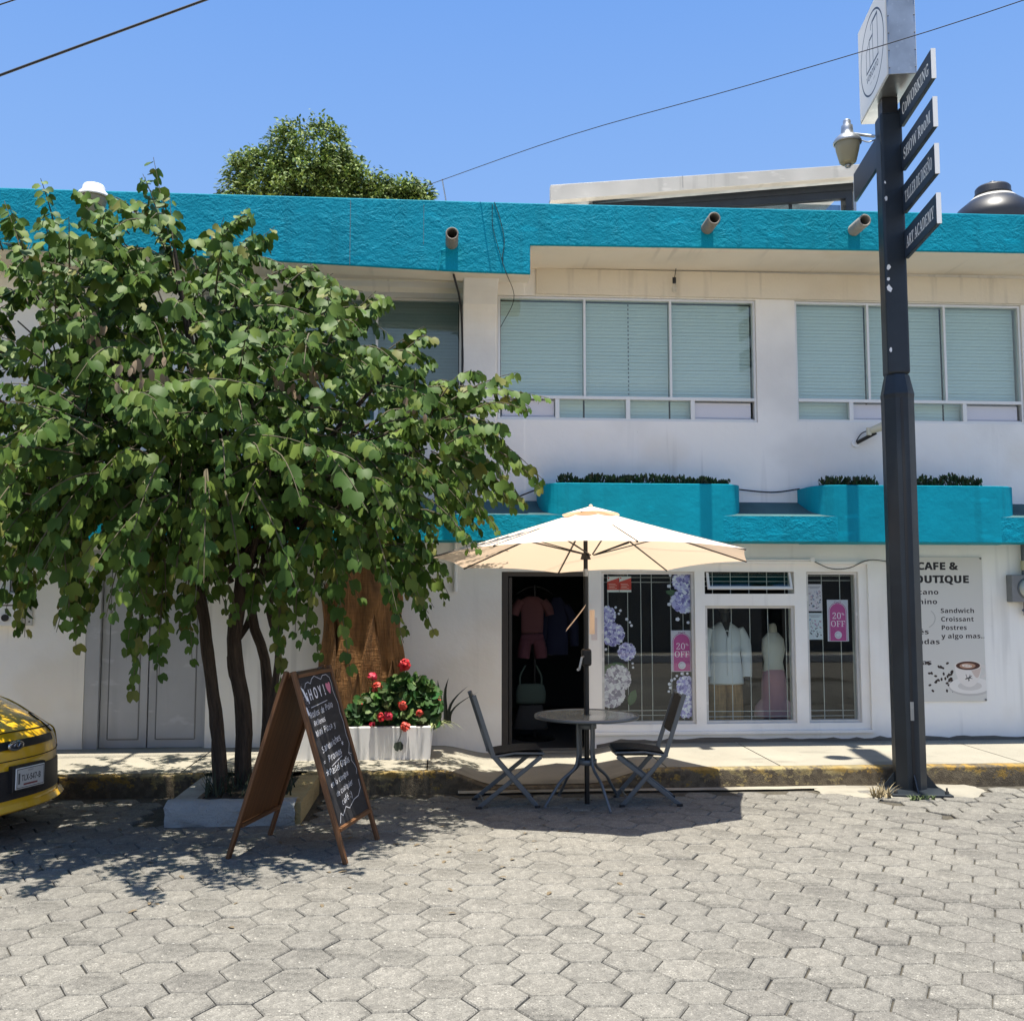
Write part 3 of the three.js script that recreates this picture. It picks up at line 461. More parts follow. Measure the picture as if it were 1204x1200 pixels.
// ---------------------------------------------------------------- chalkboard A-frame
{
  const rand = rngOf(77);
  const chalk = canvasTex(640, 1400, (g, w, h) => {
    g.fillStyle = '#17181c'; g.fillRect(0, 0, w, h);
    for (let i = 0; i < 260; i++) { g.fillStyle = `rgba(190,190,195,${.012 + rand() * .02})`; g.beginPath(); g.ellipse(rand() * w, rand() * h, 30 + rand() * 90, 8 + rand() * 20, rand() * .6 - .3, 0, 7); g.fill(); }
    const hand = (s, x, y, size, col = 'rgba(232,232,236,.92)', slope = -.06, sq = 1) => {
      const adv = (ch) => 'il!.:)('.includes(ch) ? .30 : 'rtf '.includes(ch) ? .40 : 'mwMW'.includes(ch) ? .86 : ch === ch.toUpperCase() && ch !== '=' ? .68 : .55;
      g.fillStyle = col; let cx = 0;
      for (const ch of s) { g.save(); g.translate(x, y); g.rotate(slope); g.translate(cx, (rand() - .5) * size * .12); g.rotate((rand() - .5) * .12); g.transform(sq, 0, -.16, 1.05, 0, 0); g.font = `${Math.round(size * (.92 + rand() * .16))}px sans-serif`; g.fillText(ch, 0, 0); g.restore(); cx += size * sq * adv(ch); }
    };
    const line = (pts, wd = 5, col = 'rgba(225,225,230,.85)') => { g.strokeStyle = col; g.lineWidth = wd; g.lineCap = g.lineJoin = 'round'; g.beginPath(); pts.forEach(([x, y], i) => i ? g.lineTo(x, y) : g.moveTo(x, y)); g.stroke(); };
    line([[90, 110], [120, 70], [170, 60], [210, 80], [250, 40], [310, 15], [370, 40], [420, 60], [470, 25], [540, 25], [590, 60], [600, 120], [590, 190], [600, 250], [622, 320]], 7);
    g.fillStyle = 'rgba(250,250,250,.95)'; g.beginPath(); g.moveTo(20, 90); g.lineTo(60, 120); g.lineTo(100, 230); g.lineTo(70, 235); g.closePath(); g.fill(); g.beginPath(); g.moveTo(5, 280); g.lineTo(40, 290); g.lineTo(55, 360); g.lineTo(30, 370); g.closePath(); g.fill();
    for (let i = 0; i < 40; i++) { g.fillStyle = 'rgba(240,215,225,.5)'; g.fillRect(rand() * 70, 60 + rand() * 330, 6 + rand() * 14, 3 + rand() * 6); }
    g.font = 'bold 120px sans-serif'; g.lineWidth = 7; g.strokeStyle = 'rgba(240,236,238,.95)';
    [['¡', 85, 232], ['H', 130, 232], ['O', 225, 226], ['Y', 325, 220], ['!', 420, 216]].forEach(([c, x, y]) => { g.save(); g.translate(x, y); g.rotate(-.05); g.scale(.85, 1.25); g.lineWidth = 5; g.fillStyle = 'rgba(245,238,240,.9)'; g.font = '112px sans-serif'; g.fillText(c, 0, 0); g.strokeText(c, 0, 0); g.restore(); });
    g.fillStyle = 'rgba(225,130,150,.95)'; g.beginPath(); g.moveTo(525, 220); g.bezierCurveTo(440, 140, 480, 80, 522, 120); g.bezierCurveTo(560, 70, 600, 130, 525, 220); g.fill();
    line([[110, 300], [260, 288], [430, 272]], 7);
    hand('Rollos de Pollo', 50, 395, 74, undefined, -.09, .86); hand('Rellenos', 80, 475, 66, undefined, -.08, .85); hand('Mini Pizza y', 65, 575, 74, undefined, -.1, .9);
    hand('Sandwiches', 95, 730, 78, undefined, -.14, .9); hand('Promos', 160, 835, 80, undefined, -.12, 1); hand('=', 60, 840, 70); hand('*', 465, 760, 90);
    line([[190, 875], [420, 822]], 8); hand('*', 55, 985, 120); hand('Pastel Gratis', 120, 945, 84, 'rgba(245,245,246,.98)', -.1, .8);
    hand('en la compra', 80, 1055, 66, undefined, -.1, .9); hand('de cualquier', 135, 1150, 66, undefined, -.1, .9); hand('café :)', 190, 1240, 72, undefined, -.1, 1);
    line([[622, 320], [610, 420], [626, 520], [612, 640], [622, 740], [560, 830], [590, 860], [575, 900], [610, 950], [630, 1000], [600, 1040]], 6); line([[560, 820], [610, 840]], 6);
    line([[70, 1375], [120, 1300], [150, 1330], [240, 1270], [300, 1300], [420, 1250], [520, 1240], [600, 1180], [606, 1100]], 7);
  });
  // world feet: front pair (-.60, 3.76) and (-.40, 3.15), rear pair (-1.43, 3.62) and (-1.19, 3.02)
  const c = V(-.905, 0, 3.39), t = thing('chalkboard_sign', 'wooden A-frame chalkboard with white handwriting, standing on the pavers', 'chalkboard', [c.x, 0, c.z], Math.atan2(.61, .20) - PI / 2 + PI);
  // local frame: +x is the lettered side's foot, z runs along the hinge
  t.rotation.y = -.25;
  const hw = .325, foot = .40, top = 1.205, T = V(.02, top, 0);
  function side(sgn, name) {
    const o = new THREE.Group(); o.name = name; t.add(o);
    const A = (u, z) => V(lerp(sgn * foot, sgn * .022, u), lerp(.0, top, u), z);
    for (const z of [-hw, hw]) part('stile', bar(A(0, z), A(1, z), .026, .042, .004), M.wood, o);
    part('rail', bar(A(.975, -hw + .02), A(.975, hw - .02), .05, .024, .004), M.wood, o); part('rail', bar(A(.17, -hw + .02), A(.17, hw - .02), .05, .024, .004), M.wood, o);
    const P = (a, b, off) => { const n = V(top, sgn * (foot - .02), 0).normalize().multiply(V(sgn, sgn * sgn, 0)); n.set(sgn * Math.abs(n.x), Math.abs(n.y), 0); return A(lerp(.18, .965, b), lerp(hw - .02, -hw + .02, a)).addScaledVector(n, off); };
    return { o, P };
  }
  const f = side(1, 'front_frame'), b = side(-1, 'rear_frame');
  part('board', grid(1, 1, (u, v) => f.P(u, v, .004), (u, v) => [u, v]), mat([.9, .9, .9], .75, { map: chalk, side: THREE.DoubleSide }), f.o);
  part('backing', grid(1, 1, (u, v) => f.P(u, v, -.002)), Object.assign(M.ply, DS), f.o);
  part('board', grid(1, 1, (u, v) => b.P(u, v, .003)), M.ply, b.o);
  for (const z of [-.2, .2]) part('hinge', rod(V(0, top - .012, z - .03), V(0, top - .012, z + .03), .006, 8), M.bolt, t);
}

// ---------------------------------------------------------------- sign post with blades and light box
{
  const px = 4.10, pz = 1.715, turn = -.1555; // the assembly is turned slightly about the post
  const t = thing('sign_post', 'tall dark navy steel post bolted to the kerb with stepped shaft', 'post', [px, 0, pz], turn);
  const oct = (r0, r1, y0, y1) => { const g = new THREE.CylinderGeometry(r1, r0, y1 - y0, 8).rotateY(PI / 8).translate(0, (y0 + y1) / 2, 0).toNonIndexed(); g.computeVertexNormals(); return metric(g); };
  part('shaft', G(oct(.140, .141, .02, 3.46), oct(.141, .146, 3.46, 3.5), oct(.146, .108, 3.5, 3.68)), M.post, t);
  part('seam', G(box(-.012, .012, .02, 3.46, .128, .1325)), M.black, t);
  part('upper_shaft', G(rbox(-.099, .099, 3.68, 6.12, -.099, .099, .028, 3)), M.post, t);
  part('neck', G(box(-.07, .07, 6.1, 6.27, -.07, .07)), M.black, t);
  part('base_plate', G(rbox(-.24, .26, .004, .026, -.2, .33, .004)), M.post, t);
  const gs = poly([[.1, 0], [.24, 0], [.1, .17]]); for (const a of [0, PI / 2, PI, -PI / 2]) part('gusset', extrude(gs, .012).translate(0, .026, -.006).rotateY(a), M.post, t);
  for (const [x, z] of [[-.2, -.15], [.22, -.15], [-.2, .28], [.22, .28]]) part('bolt', G(rod(V(x, .026, z), V(x, .05, z), .017, 6), rod(V(x, .05, z), V(x, .078, z), .009, 8)), M.bolt, t);
  part('sticker_scrap', G([[3.9, .03], [4.46, .05], [4.55, .03], [4.66, .04], [5.3, .03], [5.45, .02]].map(([y, s], i) => extrude(poly([0, 1, 2, 3, 4, 5, 6].map((k) => [-.08 + s * (.3 + .5 * Math.cos(k * .9) * (.7 + .5 * ((k * 7 + i * 3) % 5) / 5)), y + s * .8 * Math.sin(k * .9) * (.6 + .6 * ((k * 3 + i) % 4) / 4)])), .0012).translate(0, 0, .0991))), M.white, t);
  part('hand_slot', G(box(-.015, .015, .62, .78, .128, .1335)), M.galv, t);
  const at = (x, y, z) => { const v = V(x, y, z).applyAxisAngle(V(0, 1, 0), turn); return [v.x + px, v.y, v.z + pz]; };
  // blades: navy boards reaching from the post towards the street, lettered on the side that faces left
  const words = [['CoWORKING', 6.095, 'upper dark sign blade lettered CoWORKING, just under the light box'], ['SHOW RooM', 5.68, 'dark sign blade lettered SHOW ROOM, second from the top of the post'], ['TALLER DE DISEÑO', 5.28, 'dark sign blade lettered TALLER DE DISEÑO, third down the post'], ['ART ACADEMY', 4.86, 'dark sign blade lettered ART ACADEMY, lowest on the post']];
  words.forEach(([w, y, label], i) => {
    const tx = canvasTex(1024, 288, (g, W, H) => {
      g.fillStyle = '#26323f'; g.fillRect(0, 0, W, H); g.fillStyle = '#e9e6dd'; g.textAlign = 'center'; g.textBaseline = 'middle';
      g.font = 'bold 150px serif'; const m = g.measureText(w).width; g.save(); g.translate(W * .5, H * .52); g.scale(Math.min(1.05, 880 / m), 1.12); g.fillText(w, 0, 0); g.restore();
    });
    const b = thing('direction_sign', label, 'sign', at(.09, y, .10), turn, 'sign blades on the dark post'); const L = .87, h = .258;
    part('board', G(rbox(-.012, .022, -h / 2, h / 2, 0, L, .003)), M.navy, b);
    part('end_strip', G(box(-.014, .024, -h / 2, h / 2, L + .0005, L + .006)), M.white, b);
    const g = new THREE.PlaneGeometry(L - .01, h - .01).rotateY(-PI / 2).translate(-.0135, 0, L / 2); part('lettering', g, mat([1, 1, 1], .55, { map: tx }), b);
    part('clamp', G(box(-.02, .015, -.05, .05, -.03, -.001)), M.post, b);
  });
  { const b = thing('direction_sign', 'plain dark sign blade reaching back from the post towards the building', 'sign', at(-.075, 5.82, -.1), turn, 'sign blades on the dark post'); part('board', G(rbox(-.015, .015, -.145, .145, -.82, 0, .003)), M.navy, b); part('end_strip', G(box(-.016, .016, -.145, .145, -.826, -.8205)), M.white, b); part('clamp', G(box(-.015, .02, -.05, .05, .001, .03)), M.post, b); }
  const logo = canvasTex(1024, 1024, (g, W, H) => {
    g.fillStyle = '#e6e3dc'; g.fillRect(0, 0, W, H); g.strokeStyle = '#15171b'; g.lineWidth = 20; g.beginPath(); g.arc(512, 512, 425, 0, 7); g.stroke();
    g.lineWidth = 16; g.lineJoin = 'miter'; const L = (...p) => { g.beginPath(); p.forEach(([x, y], i) => i ? g.lineTo(x, y) : g.moveTo(x, y)); g.stroke(); };
    L([300, 640], [300, 420], [430, 330], [430, 640]); g.lineWidth = 26; L([420, 330], [560, 330]); g.lineWidth = 14; L([550, 330], [550, 640]); L([490, 250], [490, 200], [560, 180]); g.lineWidth = 30; L([560, 190], [740, 190]); g.lineWidth = 16; L([730, 190], [730, 640]); L([560, 190], [560, 330]); g.lineWidth = 24; L([290, 640], [745, 640]);
    g.fillStyle = '#15171b'; g.textAlign = 'center'; g.font = 'bold 96px sans-serif'; g.save(); g.translate(512, 752); g.scale(.95, 1); g.fillText('VORONTO', 0, 0); g.restore(); g.font = '34px sans-serif'; g.fillStyle = '#8d8b86'; g.fillText('casa  ·  taller', 512, 820);
  });
  const L = thing('light_box_sign', 'square white light box with a round black outline logo, on top of the post', 'sign', at(0, 6.275, 0), turn);
  part('case', G(rbox(-.121, .121, 0, .93, -.475, .475, .006)), M.galv, L);
  part('face', G(box(-.126, -.1215, .012, .918, -.463, .463)), mat([.74, .73, .70], .35), L); part('face', G(box(.1215, .126, .012, .918, -.463, .463)), mat([.74, .73, .70], .35), L);
  part('logo_print', new THREE.PlaneGeometry(.92, .9).rotateY(-PI / 2).translate(-.1275, .465, 0), mat([.92, .92, .92], .4, { map: logo }), L);
  for (const x of [-.112, .112]) for (let i = 0; i < 6; i++) part('rivet', new THREE.SphereGeometry(.006, 8, 6).translate(x, .06 + i * .16, .477), M.bolt, L);
}
// yard lamps: one on the post, one on the parapet
{
  const t = thing('yard_lamp', 'small outdoor lamp with brown glass bowl, fixed to the dark sign post', 'lamp', [3.755, 5.70, 1.6]);
  part('bowl', lathe([[0, 0], [.055, .004], [.075, .02], [.105, .14], [.115, .2], [.10, .2], [.09, .14], [0, .12]], 28), M.amber, t);
  part('reflector', lathe([[.118, .198], [.128, .2], [.13, .215], [.115, .245], [.085, .275], [.06, .285], [.055, .33], [.052, .37], [.035, .385], [.035, .42], [.028, .43], [0, .43]], 28), M.galv, t);
  part('bulb_tip', lathe([[0, .005], [.028, .006], [.03, -.015], [.02, -.03], [0, -.032]], 16), M.galv, t);
  part('arm', G(tube([V(.05, .3, 0), V(.14, .28, .02), V(.24, .25, .06)], .014, 10, 8), tube([V(.1, .24, .02), V(.18, .2, .05), V(.24, .22, .06)], .006, 10, 6)), M.galv, t);
  const c = copyOf(t, 'white capped outdoor lamp with brown bowl, on an arm from the parapet', [-3.05, 4.98, 1.68], 0);
  c.children.forEach((o) => { if (o.name === 'reflector') o.material = M.whiteMetal; if (o.name === 'arm') o.geometry = G(tube([V(.04, .26, -.02), V(.1, .33, -.5), V(.1, .36, -.97)], .024, 14, 8), box(.05, .15, .28, .44, -.972, -.955)); });
  c.scale.setScalar(.88); c.children.find((o) => o.name === 'bowl').scale.set(1.15, 1.05, 1.15); { const rf = c.children.find((o) => o.name === 'reflector'); rf.geometry = lathe([[.118, .198], [.13, .2], [.133, .21], [.125, .235], [.10, .262], [.095, .27], [.09, .31], [.08, .325], [0, .328]], 28); rf.scale.set(1.15, 1, 1.15); }
}
// ---------------------------------------------------------------- wires, rods
single('overhead_wire', tube([V(-.25, 5.9, .3), V(1.2, 6.0, 1.4), V(2.6, 5.93, 2.6), V(4.02, 5.832, 4), V(6, 5.8, 6.2)], .0038, 24, 5), M.cord, 'thin dark wire crossing the sky in front of the light box', 'wire');
single('overhead_wire', tube([V(-6.3, 5.5, 1.2), V(-4.095, 6.488, 1.2), V(-2.266, 7.292, 1.2), V(1.5, 8.95, 1.2)], .0125, 16, 6), M.cord, 'thick dark cable crossing the upper left sky corner', 'wire');
single('overhead_wire', tube([V(-6.3, 6.3, 1.2), V(-4.123, 7.17, 1.2), V(-4.01, 7.216, 1.2), V(-1, 8.5, 1.2)], .007, 16, 5), M.cord, 'short bit of wire at the very corner of the sky, upper left', 'wire');
single('roof_rod', G(rod(V(.06, 5.55, .3), V(-.02, 6.0, .3), .008, 6)), M.galv, 'thin metal rod on the parapet holding the sky wire', 'rod');
// bulb, wall lamp
{ const t = thing('hanging_bulb', 'bare light bulb hanging on a short cord from the white eave', 'light bulb', [2.455, 4.985, .1]); part('cord', rod(V(0, .07, 0), V(.02, .19, 0), .004, 6), M.cord, t); part('holder', rod(V(0, .03, 0), V(0, .09, 0), .02, 12), M.black, t); part('glass', lathe([[0, -.07], [.02, -.065], [.034, -.04], [.03, -.01], [.018, .03], [0, .032]], 16), phys([.9, .9, .88], .05, { transmission: .9, thickness: 0 }), t); }
{ const t = thing('wall_spotlight', 'small dark and pale spotlight bracket on the upper wall beside the post', 'spotlight', [4.43, 3.33, .0]); part('plate', G(rod(V(0, 0, .001), V(0, 0, .02), .045, 14)), M.white, t); part('arm', G(bar(V(0, 0, .03), V(.18, .1, .12), .035, .03, .006)), M.black, t); part('head', G(rod(V(.12, .12, .12), V(.24, .16, .18), .035, 12, .05), box(.08, .12, .07, .15, .1, .14)), mat([.6, .58, .45], .5), t); part('cord', tube([V(0, .02, .02), V(.05, .1, .05), V(.13, .13, .1)], .006, 8, 5), M.cord, t); }

// ---------------------------------------------------------------- banner, posters, meter, letter box
{
  const tx = canvasTex(1024, 1500, (g, W, H) => {
    const R = rngOf(3); g.fillStyle = '#d6d5d0'; g.fillRect(0, 0, W, H); g.translate(64, 0);
    g.fillStyle = '#0d0c10'; g.textAlign = 'center'; const heavy = (s, x, y, px, w) => { g.font = `bold ${px}px sans-serif`; g.lineWidth = px * .05; g.lineJoin = 'round'; g.strokeStyle = g.fillStyle; const k = w / g.measureText(s).width; g.save(); g.translate(x, y); g.scale(k, 1); g.fillText(s, 0, 0); g.strokeText(s, 0, 0); g.restore(); }; heavy('CAFE &', 475, 132, 104, 450); heavy('BOUTIQUE', 475, 270, 104, 690);
    g.textAlign = 'right'; g.fillStyle = '#1d1016'; for (const [s, x, y, w] of [['Americano', 480, 392, 520], ['Capuchino', 462, 492, 490], ['Frapés', 362, 805, 345], ['Heladas', 475, 908, 400], ['Sodas', 382, 1122, 290]]) { g.font = 'bold 70px sans-serif'; g.save(); g.translate(x, y); g.scale(w / g.measureText(s).width, 1); g.fillText(s, 0, 0); g.restore(); } g.textAlign = 'left';
    ['Sandwich', 'Croissant', 'Postres', 'y algo mas..'].forEach((s, i) => { g.font = 'bold 66px sans-serif'; const w = [375, 365, 285, 480][i]; g.save(); g.translate(490, 585 + i * 88); g.scale(w / g.measureText(s).width, 1); g.fillText(s, 0, 0); g.restore(); });
    g.strokeStyle = 'rgba(120,120,120,.35)'; g.lineWidth = 10; g.beginPath(); g.ellipse(250, 640, 180, 120, 0, -.7, .9); g.stroke();
    for (let i = 0; i < 34; i++) { const x = 330 + R() * 300, y = 1095 + R() * 310; g.save(); g.translate(x, y); g.rotate(R() * 6); g.fillStyle = '#1b1110'; g.beginPath(); g.ellipse(0, 0, 17, 11, 0, 0, 7); g.fill(); g.strokeStyle = '#5b3a2a'; g.lineWidth = 3; g.beginPath(); g.moveTo(-14, 0); g.quadraticCurveTo(0, 5, 14, 0); g.stroke(); g.restore(); }
    g.fillStyle = '#c4c1be'; g.beginPath(); g.ellipse(790, 1350, 235, 95, 0, 0, 7); g.fill(); g.fillStyle = '#ebe8e4'; g.beginPath(); g.ellipse(785, 1338, 225, 85, 0, 0, 7); g.fill(); g.fillStyle = '#d4d0cc'; g.beginPath(); g.ellipse(780, 1342, 130, 46, 0, 0, 7); g.fill();
    g.fillStyle = '#e9e4df'; g.beginPath(); g.moveTo(622, 1130); g.bezierCurveTo(630, 1270, 690, 1350, 775, 1352); g.bezierCurveTo(850, 1350, 905, 1270, 915, 1130); g.closePath(); g.fill(); g.fillStyle = '#a8826d'; g.globalAlpha = .35; g.beginPath(); g.moveTo(800, 1180); g.bezierCurveTo(860, 1300, 880, 1280, 915, 1140); g.closePath(); g.fill(); g.globalAlpha = 1;
    g.strokeStyle = '#ded8d3'; g.lineWidth = 24; g.beginPath(); g.ellipse(925, 1190, 45, 55, 0, -1.6, 1.9); g.stroke();
    g.fillStyle = '#e6dfd8'; g.beginPath(); g.ellipse(768, 1130, 148, 52, 0, 0, 7); g.fill(); g.fillStyle = '#4a2318'; g.beginPath(); g.ellipse(768, 1132, 132, 44, 0, 0, 7); g.fill(); g.fillStyle = '#b98f76'; g.beginPath(); g.ellipse(762, 1134, 88, 28, 0, 0, 7); g.fill(); g.fillStyle = '#efe3d8'; g.beginPath(); g.ellipse(755, 1134, 56, 16, .1, 0, 7); g.fill(); g.strokeStyle = '#b98f76'; g.lineWidth = 4; for (let i = -2; i < 3; i++) { g.beginPath(); g.moveTo(755 + i * 16, 1122); g.quadraticCurveTo(765 + i * 16, 1134, 755 + i * 16, 1146); g.stroke(); }
    g.strokeStyle = '#33302f'; g.lineWidth = 6; for (let i = 0; i < 7; i++) { g.beginPath(); g.moveTo(730 + R() * 60, 1220 + R() * 80); g.quadraticCurveTo(740 + R() * 60, 1230 + R() * 60, 730 + R() * 80, 1230 + R() * 70); g.stroke(); }
  });
  const t = thing('cafe_banner', 'pale grey printed banner headed CAFE & BOUTIQUE with a coffee cup, on the wall', 'banner');
  part('sheet', grid(14, 20, (u, v) => V(lerp(4.735, 5.775, u), lerp(.585, 2.11, v), .012 + .006 * fbm(N1, u * .5 + .1, v * .5 + .1, 7, 7, 3) + .004 * Math.sin(u * 9 + v * 5)), (u, v) => [u, v]), mat([.93, .92, .9], .5, { map: tx }), t);
  for (const [x, y] of [[4.755, .6], [5.76, .6], [4.755, 2.095], [5.76, 2.095]]) part('eyelet', new THREE.TorusGeometry(.008, .003, 6, 12).translate(x, y, .022), M.bolt, t);
}
function sheet(name, label, category, tx, x0, x1, y0, y1, z, group, alpha) {
  const m = mat([.97, .97, .97], .55, { map: tx, side: THREE.DoubleSide }); if (alpha) { m.alphaTest = .5; m.transparent = false; }
  const g = grid(4, 4, (u, v) => V(lerp(x0, x1, u), lerp(y0, y1, v), z + .001 * Math.sin(u * 3 + v * 2)), (u, v) => [u, v]);
  return single(name, g, m, label, category, group);
}
const off20 = canvasTex(384, 720, (g, W, H) => {
  g.fillStyle = '#cfc9d6'; g.fillRect(0, 0, W, H); const arch = (m, col) => { g.fillStyle = col; g.beginPath(); g.moveTo(m, H - 10); g.lineTo(m, 210); g.arc(W / 2, 210, W / 2 - m, PI, 0); g.lineTo(W - m, H - 10); g.closePath(); g.fill(); };
  arch(28, '#a63d80'); arch(36, '#d9cfe0'); arch(46, '#c24a92'); g.strokeStyle = '#8b4a7a'; g.lineWidth = 6; g.beginPath(); g.ellipse(W / 2 - 32, 42, 30, 14, .3, 0, 7); g.stroke(); g.beginPath(); g.ellipse(W / 2 + 32, 42, 30, 14, -.3, 0, 7); g.stroke();
  g.fillStyle = '#f6e6f0'; g.textAlign = 'center'; g.font = '150px serif'; g.fillText('20', W / 2 - 20, 330); g.font = '60px serif'; g.fillText('%', W / 2 + 95, 270); g.font = '140px serif'; g.fillText('OFF', W / 2, 465);
  g.fillStyle = '#a33a7a'; for (let i = 0; i < 30; i++) { g.beginPath(); g.arc(70 + (i * 53) % 250, 500 + (i * 37) % 120, 7, 0, 7); g.fill(); } g.fillStyle = '#dcd3e2'; g.beginPath(); g.arc(W / 2, 610, 66, 0, 7); g.fill(); g.strokeStyle = '#777'; g.lineWidth = 5; g.beginPath(); g.arc(W / 2 - 6, 610, 40, .5, 5); g.stroke();
});
const card = (seed, tone) => canvasTex(256, 448, (g, W, H) => { const R = rngOf(seed); g.fillStyle = tone; g.fillRect(0, 0, W, H); for (let i = 0; i < 46; i++) { g.fillStyle = ['#2b2a35', '#b0708f', '#7a86a8', '#55404f', '#c9a6b8'][Math.floor(R() * 5)]; g.globalAlpha = .35 + R() * .5; g.beginPath(); g.ellipse(30 + R() * 196, 110 + R() * 290, 4 + R() * 17, 3 + R() * 13, R() * 3, 0, 7); g.fill(); } g.globalAlpha = 1; g.fillStyle = '#8a8592'; g.fillRect(30, 38, 196, 10); g.fillRect(54, 62, 150, 8); });
sheet('sale_poster', 'pink 20 OFF poster in the window beside the purple flower stickers', 'poster', off20, 2.405, 2.635, .905, 1.335, -.068);
sheet('sale_poster', 'pink 20 OFF poster in the narrow window nearest the dark post', 'poster', off20, 4.095, 4.325, 1.215, 1.655, -.068);
sheet('leaflet', 'upper leaflet with pink and dark print, left of the poster in the narrow window', 'leaflet', card(4, '#d9cdd6'), 3.875, 4.045, 1.535, 1.82, -.068);
sheet('leaflet', 'lower pale leaflet with light print, left of the poster in the narrow window', 'leaflet', card(9, '#d3d6dc'), 3.88, 4.045, 1.235, 1.515, -.068);
const red = canvasTex(256, 320, (g, W, H) => { g.fillStyle = '#d23a22'; g.fillRect(0, 0, W, H); g.fillStyle = '#e9e4de'; g.fillRect(0, 275, W, 45); g.beginPath(); g.moveTo(0, 0); g.lineTo(W, 0); g.lineTo(W, 30); g.lineTo(0, 110); g.fill(); g.fillStyle = '#c33'; g.beginPath(); g.arc(30, 32, 16, 0, 7); g.fill(); g.fillStyle = '#f3b9a8'; for (const [x, y, w] of [[30, 150, 150], [40, 180, 170], [40, 210, 120], [30, 238, 180]]) g.fillRect(x, y, w, 10); });
sheet('red_sticker', 'red and white window sticker, left one of a touching pair by the door post', 'sticker', red, 1.735, 1.86, 1.735, 1.90, -.069);
sheet('red_sticker', 'red and white window sticker, right one of a touching pair by the door post', 'sticker', red, 1.864, 1.99, 1.735, 1.90, -.069);
function flowers(w, h, balls, leaves, dots, seed) {
  return canvasTex(w, h, (g) => {
    g.clearRect(0, 0, w, h); const R = rngOf(seed);
    for (const [x, y, r, a] of leaves) { g.save(); g.translate(x, y); g.rotate(a); g.fillStyle = '#35562f'; g.beginPath(); g.moveTo(-r, 0); g.quadraticCurveTo(0, -r, r, 0); g.quadraticCurveTo(0, r, -r, 0); g.fill(); g.restore(); }
    for (const [x, y, r, pale] of balls) { g.fillStyle = pale ? '#ab9fb3' : '#8a80c0'; g.beginPath(); g.arc(x, y, r * .93, 0, 7); g.fill(); for (let i = 0; i < r * 3.6; i++) { const a = R() * 7, q = Math.sqrt(R()) * r; const c = pale ? ['#d2c8d4', '#a99bb0', '#e6dfe6', '#8f8397'] : ['#d3cdee', '#a59bd8', '#efecf8', '#7d73b4', '#bdb5e4']; const X = x + Math.cos(a) * q, Y = y + Math.sin(a) * q, s = r * .085; g.fillStyle = c[Math.floor(R() * c.length)]; for (let k = 0; k < 4; k++) { const b = k * PI / 2 + a; g.beginPath(); g.arc(X + Math.cos(b) * s, Y + Math.sin(b) * s, s, 0, 7); g.fill(); } } }
    for (const [x, y, r] of dots) { g.fillStyle = '#e4dfee'; for (let k = 0; k < 5; k++) { g.beginPath(); g.arc(x + Math.cos(k * 1.257) * r * .6, y + Math.sin(k * 1.257) * r * .6, r * .55, 0, 7); g.fill(); } }
  });
}
sheet('flower_sticker', 'tall sticker of purple hydrangeas on the glass beside the door post', 'sticker', flowers(512, 1400, [[70, 130, 110], [150, 370, 135], [325, 590, 105], [205, 930, 155, 1], [120, 1110, 165, 1]], [[220, 800, 150, .3], [90, 860, 120, 1], [390, 1170, 110, -1.2]], [[190, 30, 15], [250, 70, 16], [230, 110, 14], [330, 180, 18], [370, 220, 14], [390, 260, 16], [60, 560, 16], [400, 740, 14], [405, 790, 14]], 5), 1.665, 2.09, .45, 1.60, -.0695, undefined, true);
sheet('flower_sticker', 'sticker of two purple hydrangeas in the upper corner, above the sale poster', 'sticker', flowers(360, 820, [[250, 130, 150], [250, 420, 165]], [[75, 300, 90, .2]], [[40, 200, 24], [70, 420, 20], [40, 470, 24], [150, 690, 26], [290, 740, 20], [60, 40, 18]], 6), 2.36, 2.648, 1.36, 1.94, -.0695, undefined, true);
sheet('flower_sticker', 'sticker of lilac hydrangeas in the bottom corner, below the sale poster', 'sticker', flowers(360, 640, [[250, 180, 120], [240, 330, 130], [250, 490, 120]], [], [[60, 110, 18], [30, 160, 20], [100, 90, 16], [40, 210, 18], [20, 260, 16], [130, 50, 16], [200, 20, 20], [270, 20, 16]], 8), 2.36, 2.648, .41, .90, -.0695, undefined, true);
single('notice_paper', rbox(1.555, 1.615, 1.24, 1.47, .001, .004, .001), mat([.74, .66, .63], .8), 'small blank pinkish paper taped to the white door post', 'paper');
{
  const t = thing('electric_meter', 'round grey electricity meter box on the wall at the right edge', 'meter', [6.2, 1.63, 0]);
  part('case', G(rbox(-.155, .155, 0, .29, .001, .11, .008)), mat([.33, .34, .35], .5, { map: tSteel }), t);
  part('dial', G(lathe([[0, .16], [.07, .155], [.095, .12], [.1, .1]], 28).rotateX(PI / 2).translate(.02, .145, .01)), phys([.45, .47, .42], .12, { clearcoat: 1 }), t); part('dial_ring', new THREE.TorusGeometry(.105, .01, 8, 32).translate(.02, .145, .112), M.grey, t);
  part('conduit', G(rod(V(.02, .29, .06), V(.02, .62, .06), .028, 12), rod(V(.03, 0, .06), V(.03, -.14, .06), .03, 12, .034), tube([V(-.02, -.08, .06), V(.0, -.1, .07), V(.02, -.1, .06)], .012, 8, 6)), M.grey, t); part('coupling', G(rod(V(.02, .34, .06), V(.02, .44, .06), .036, 14)), mat([.5, .48, .3], .5), t);
}
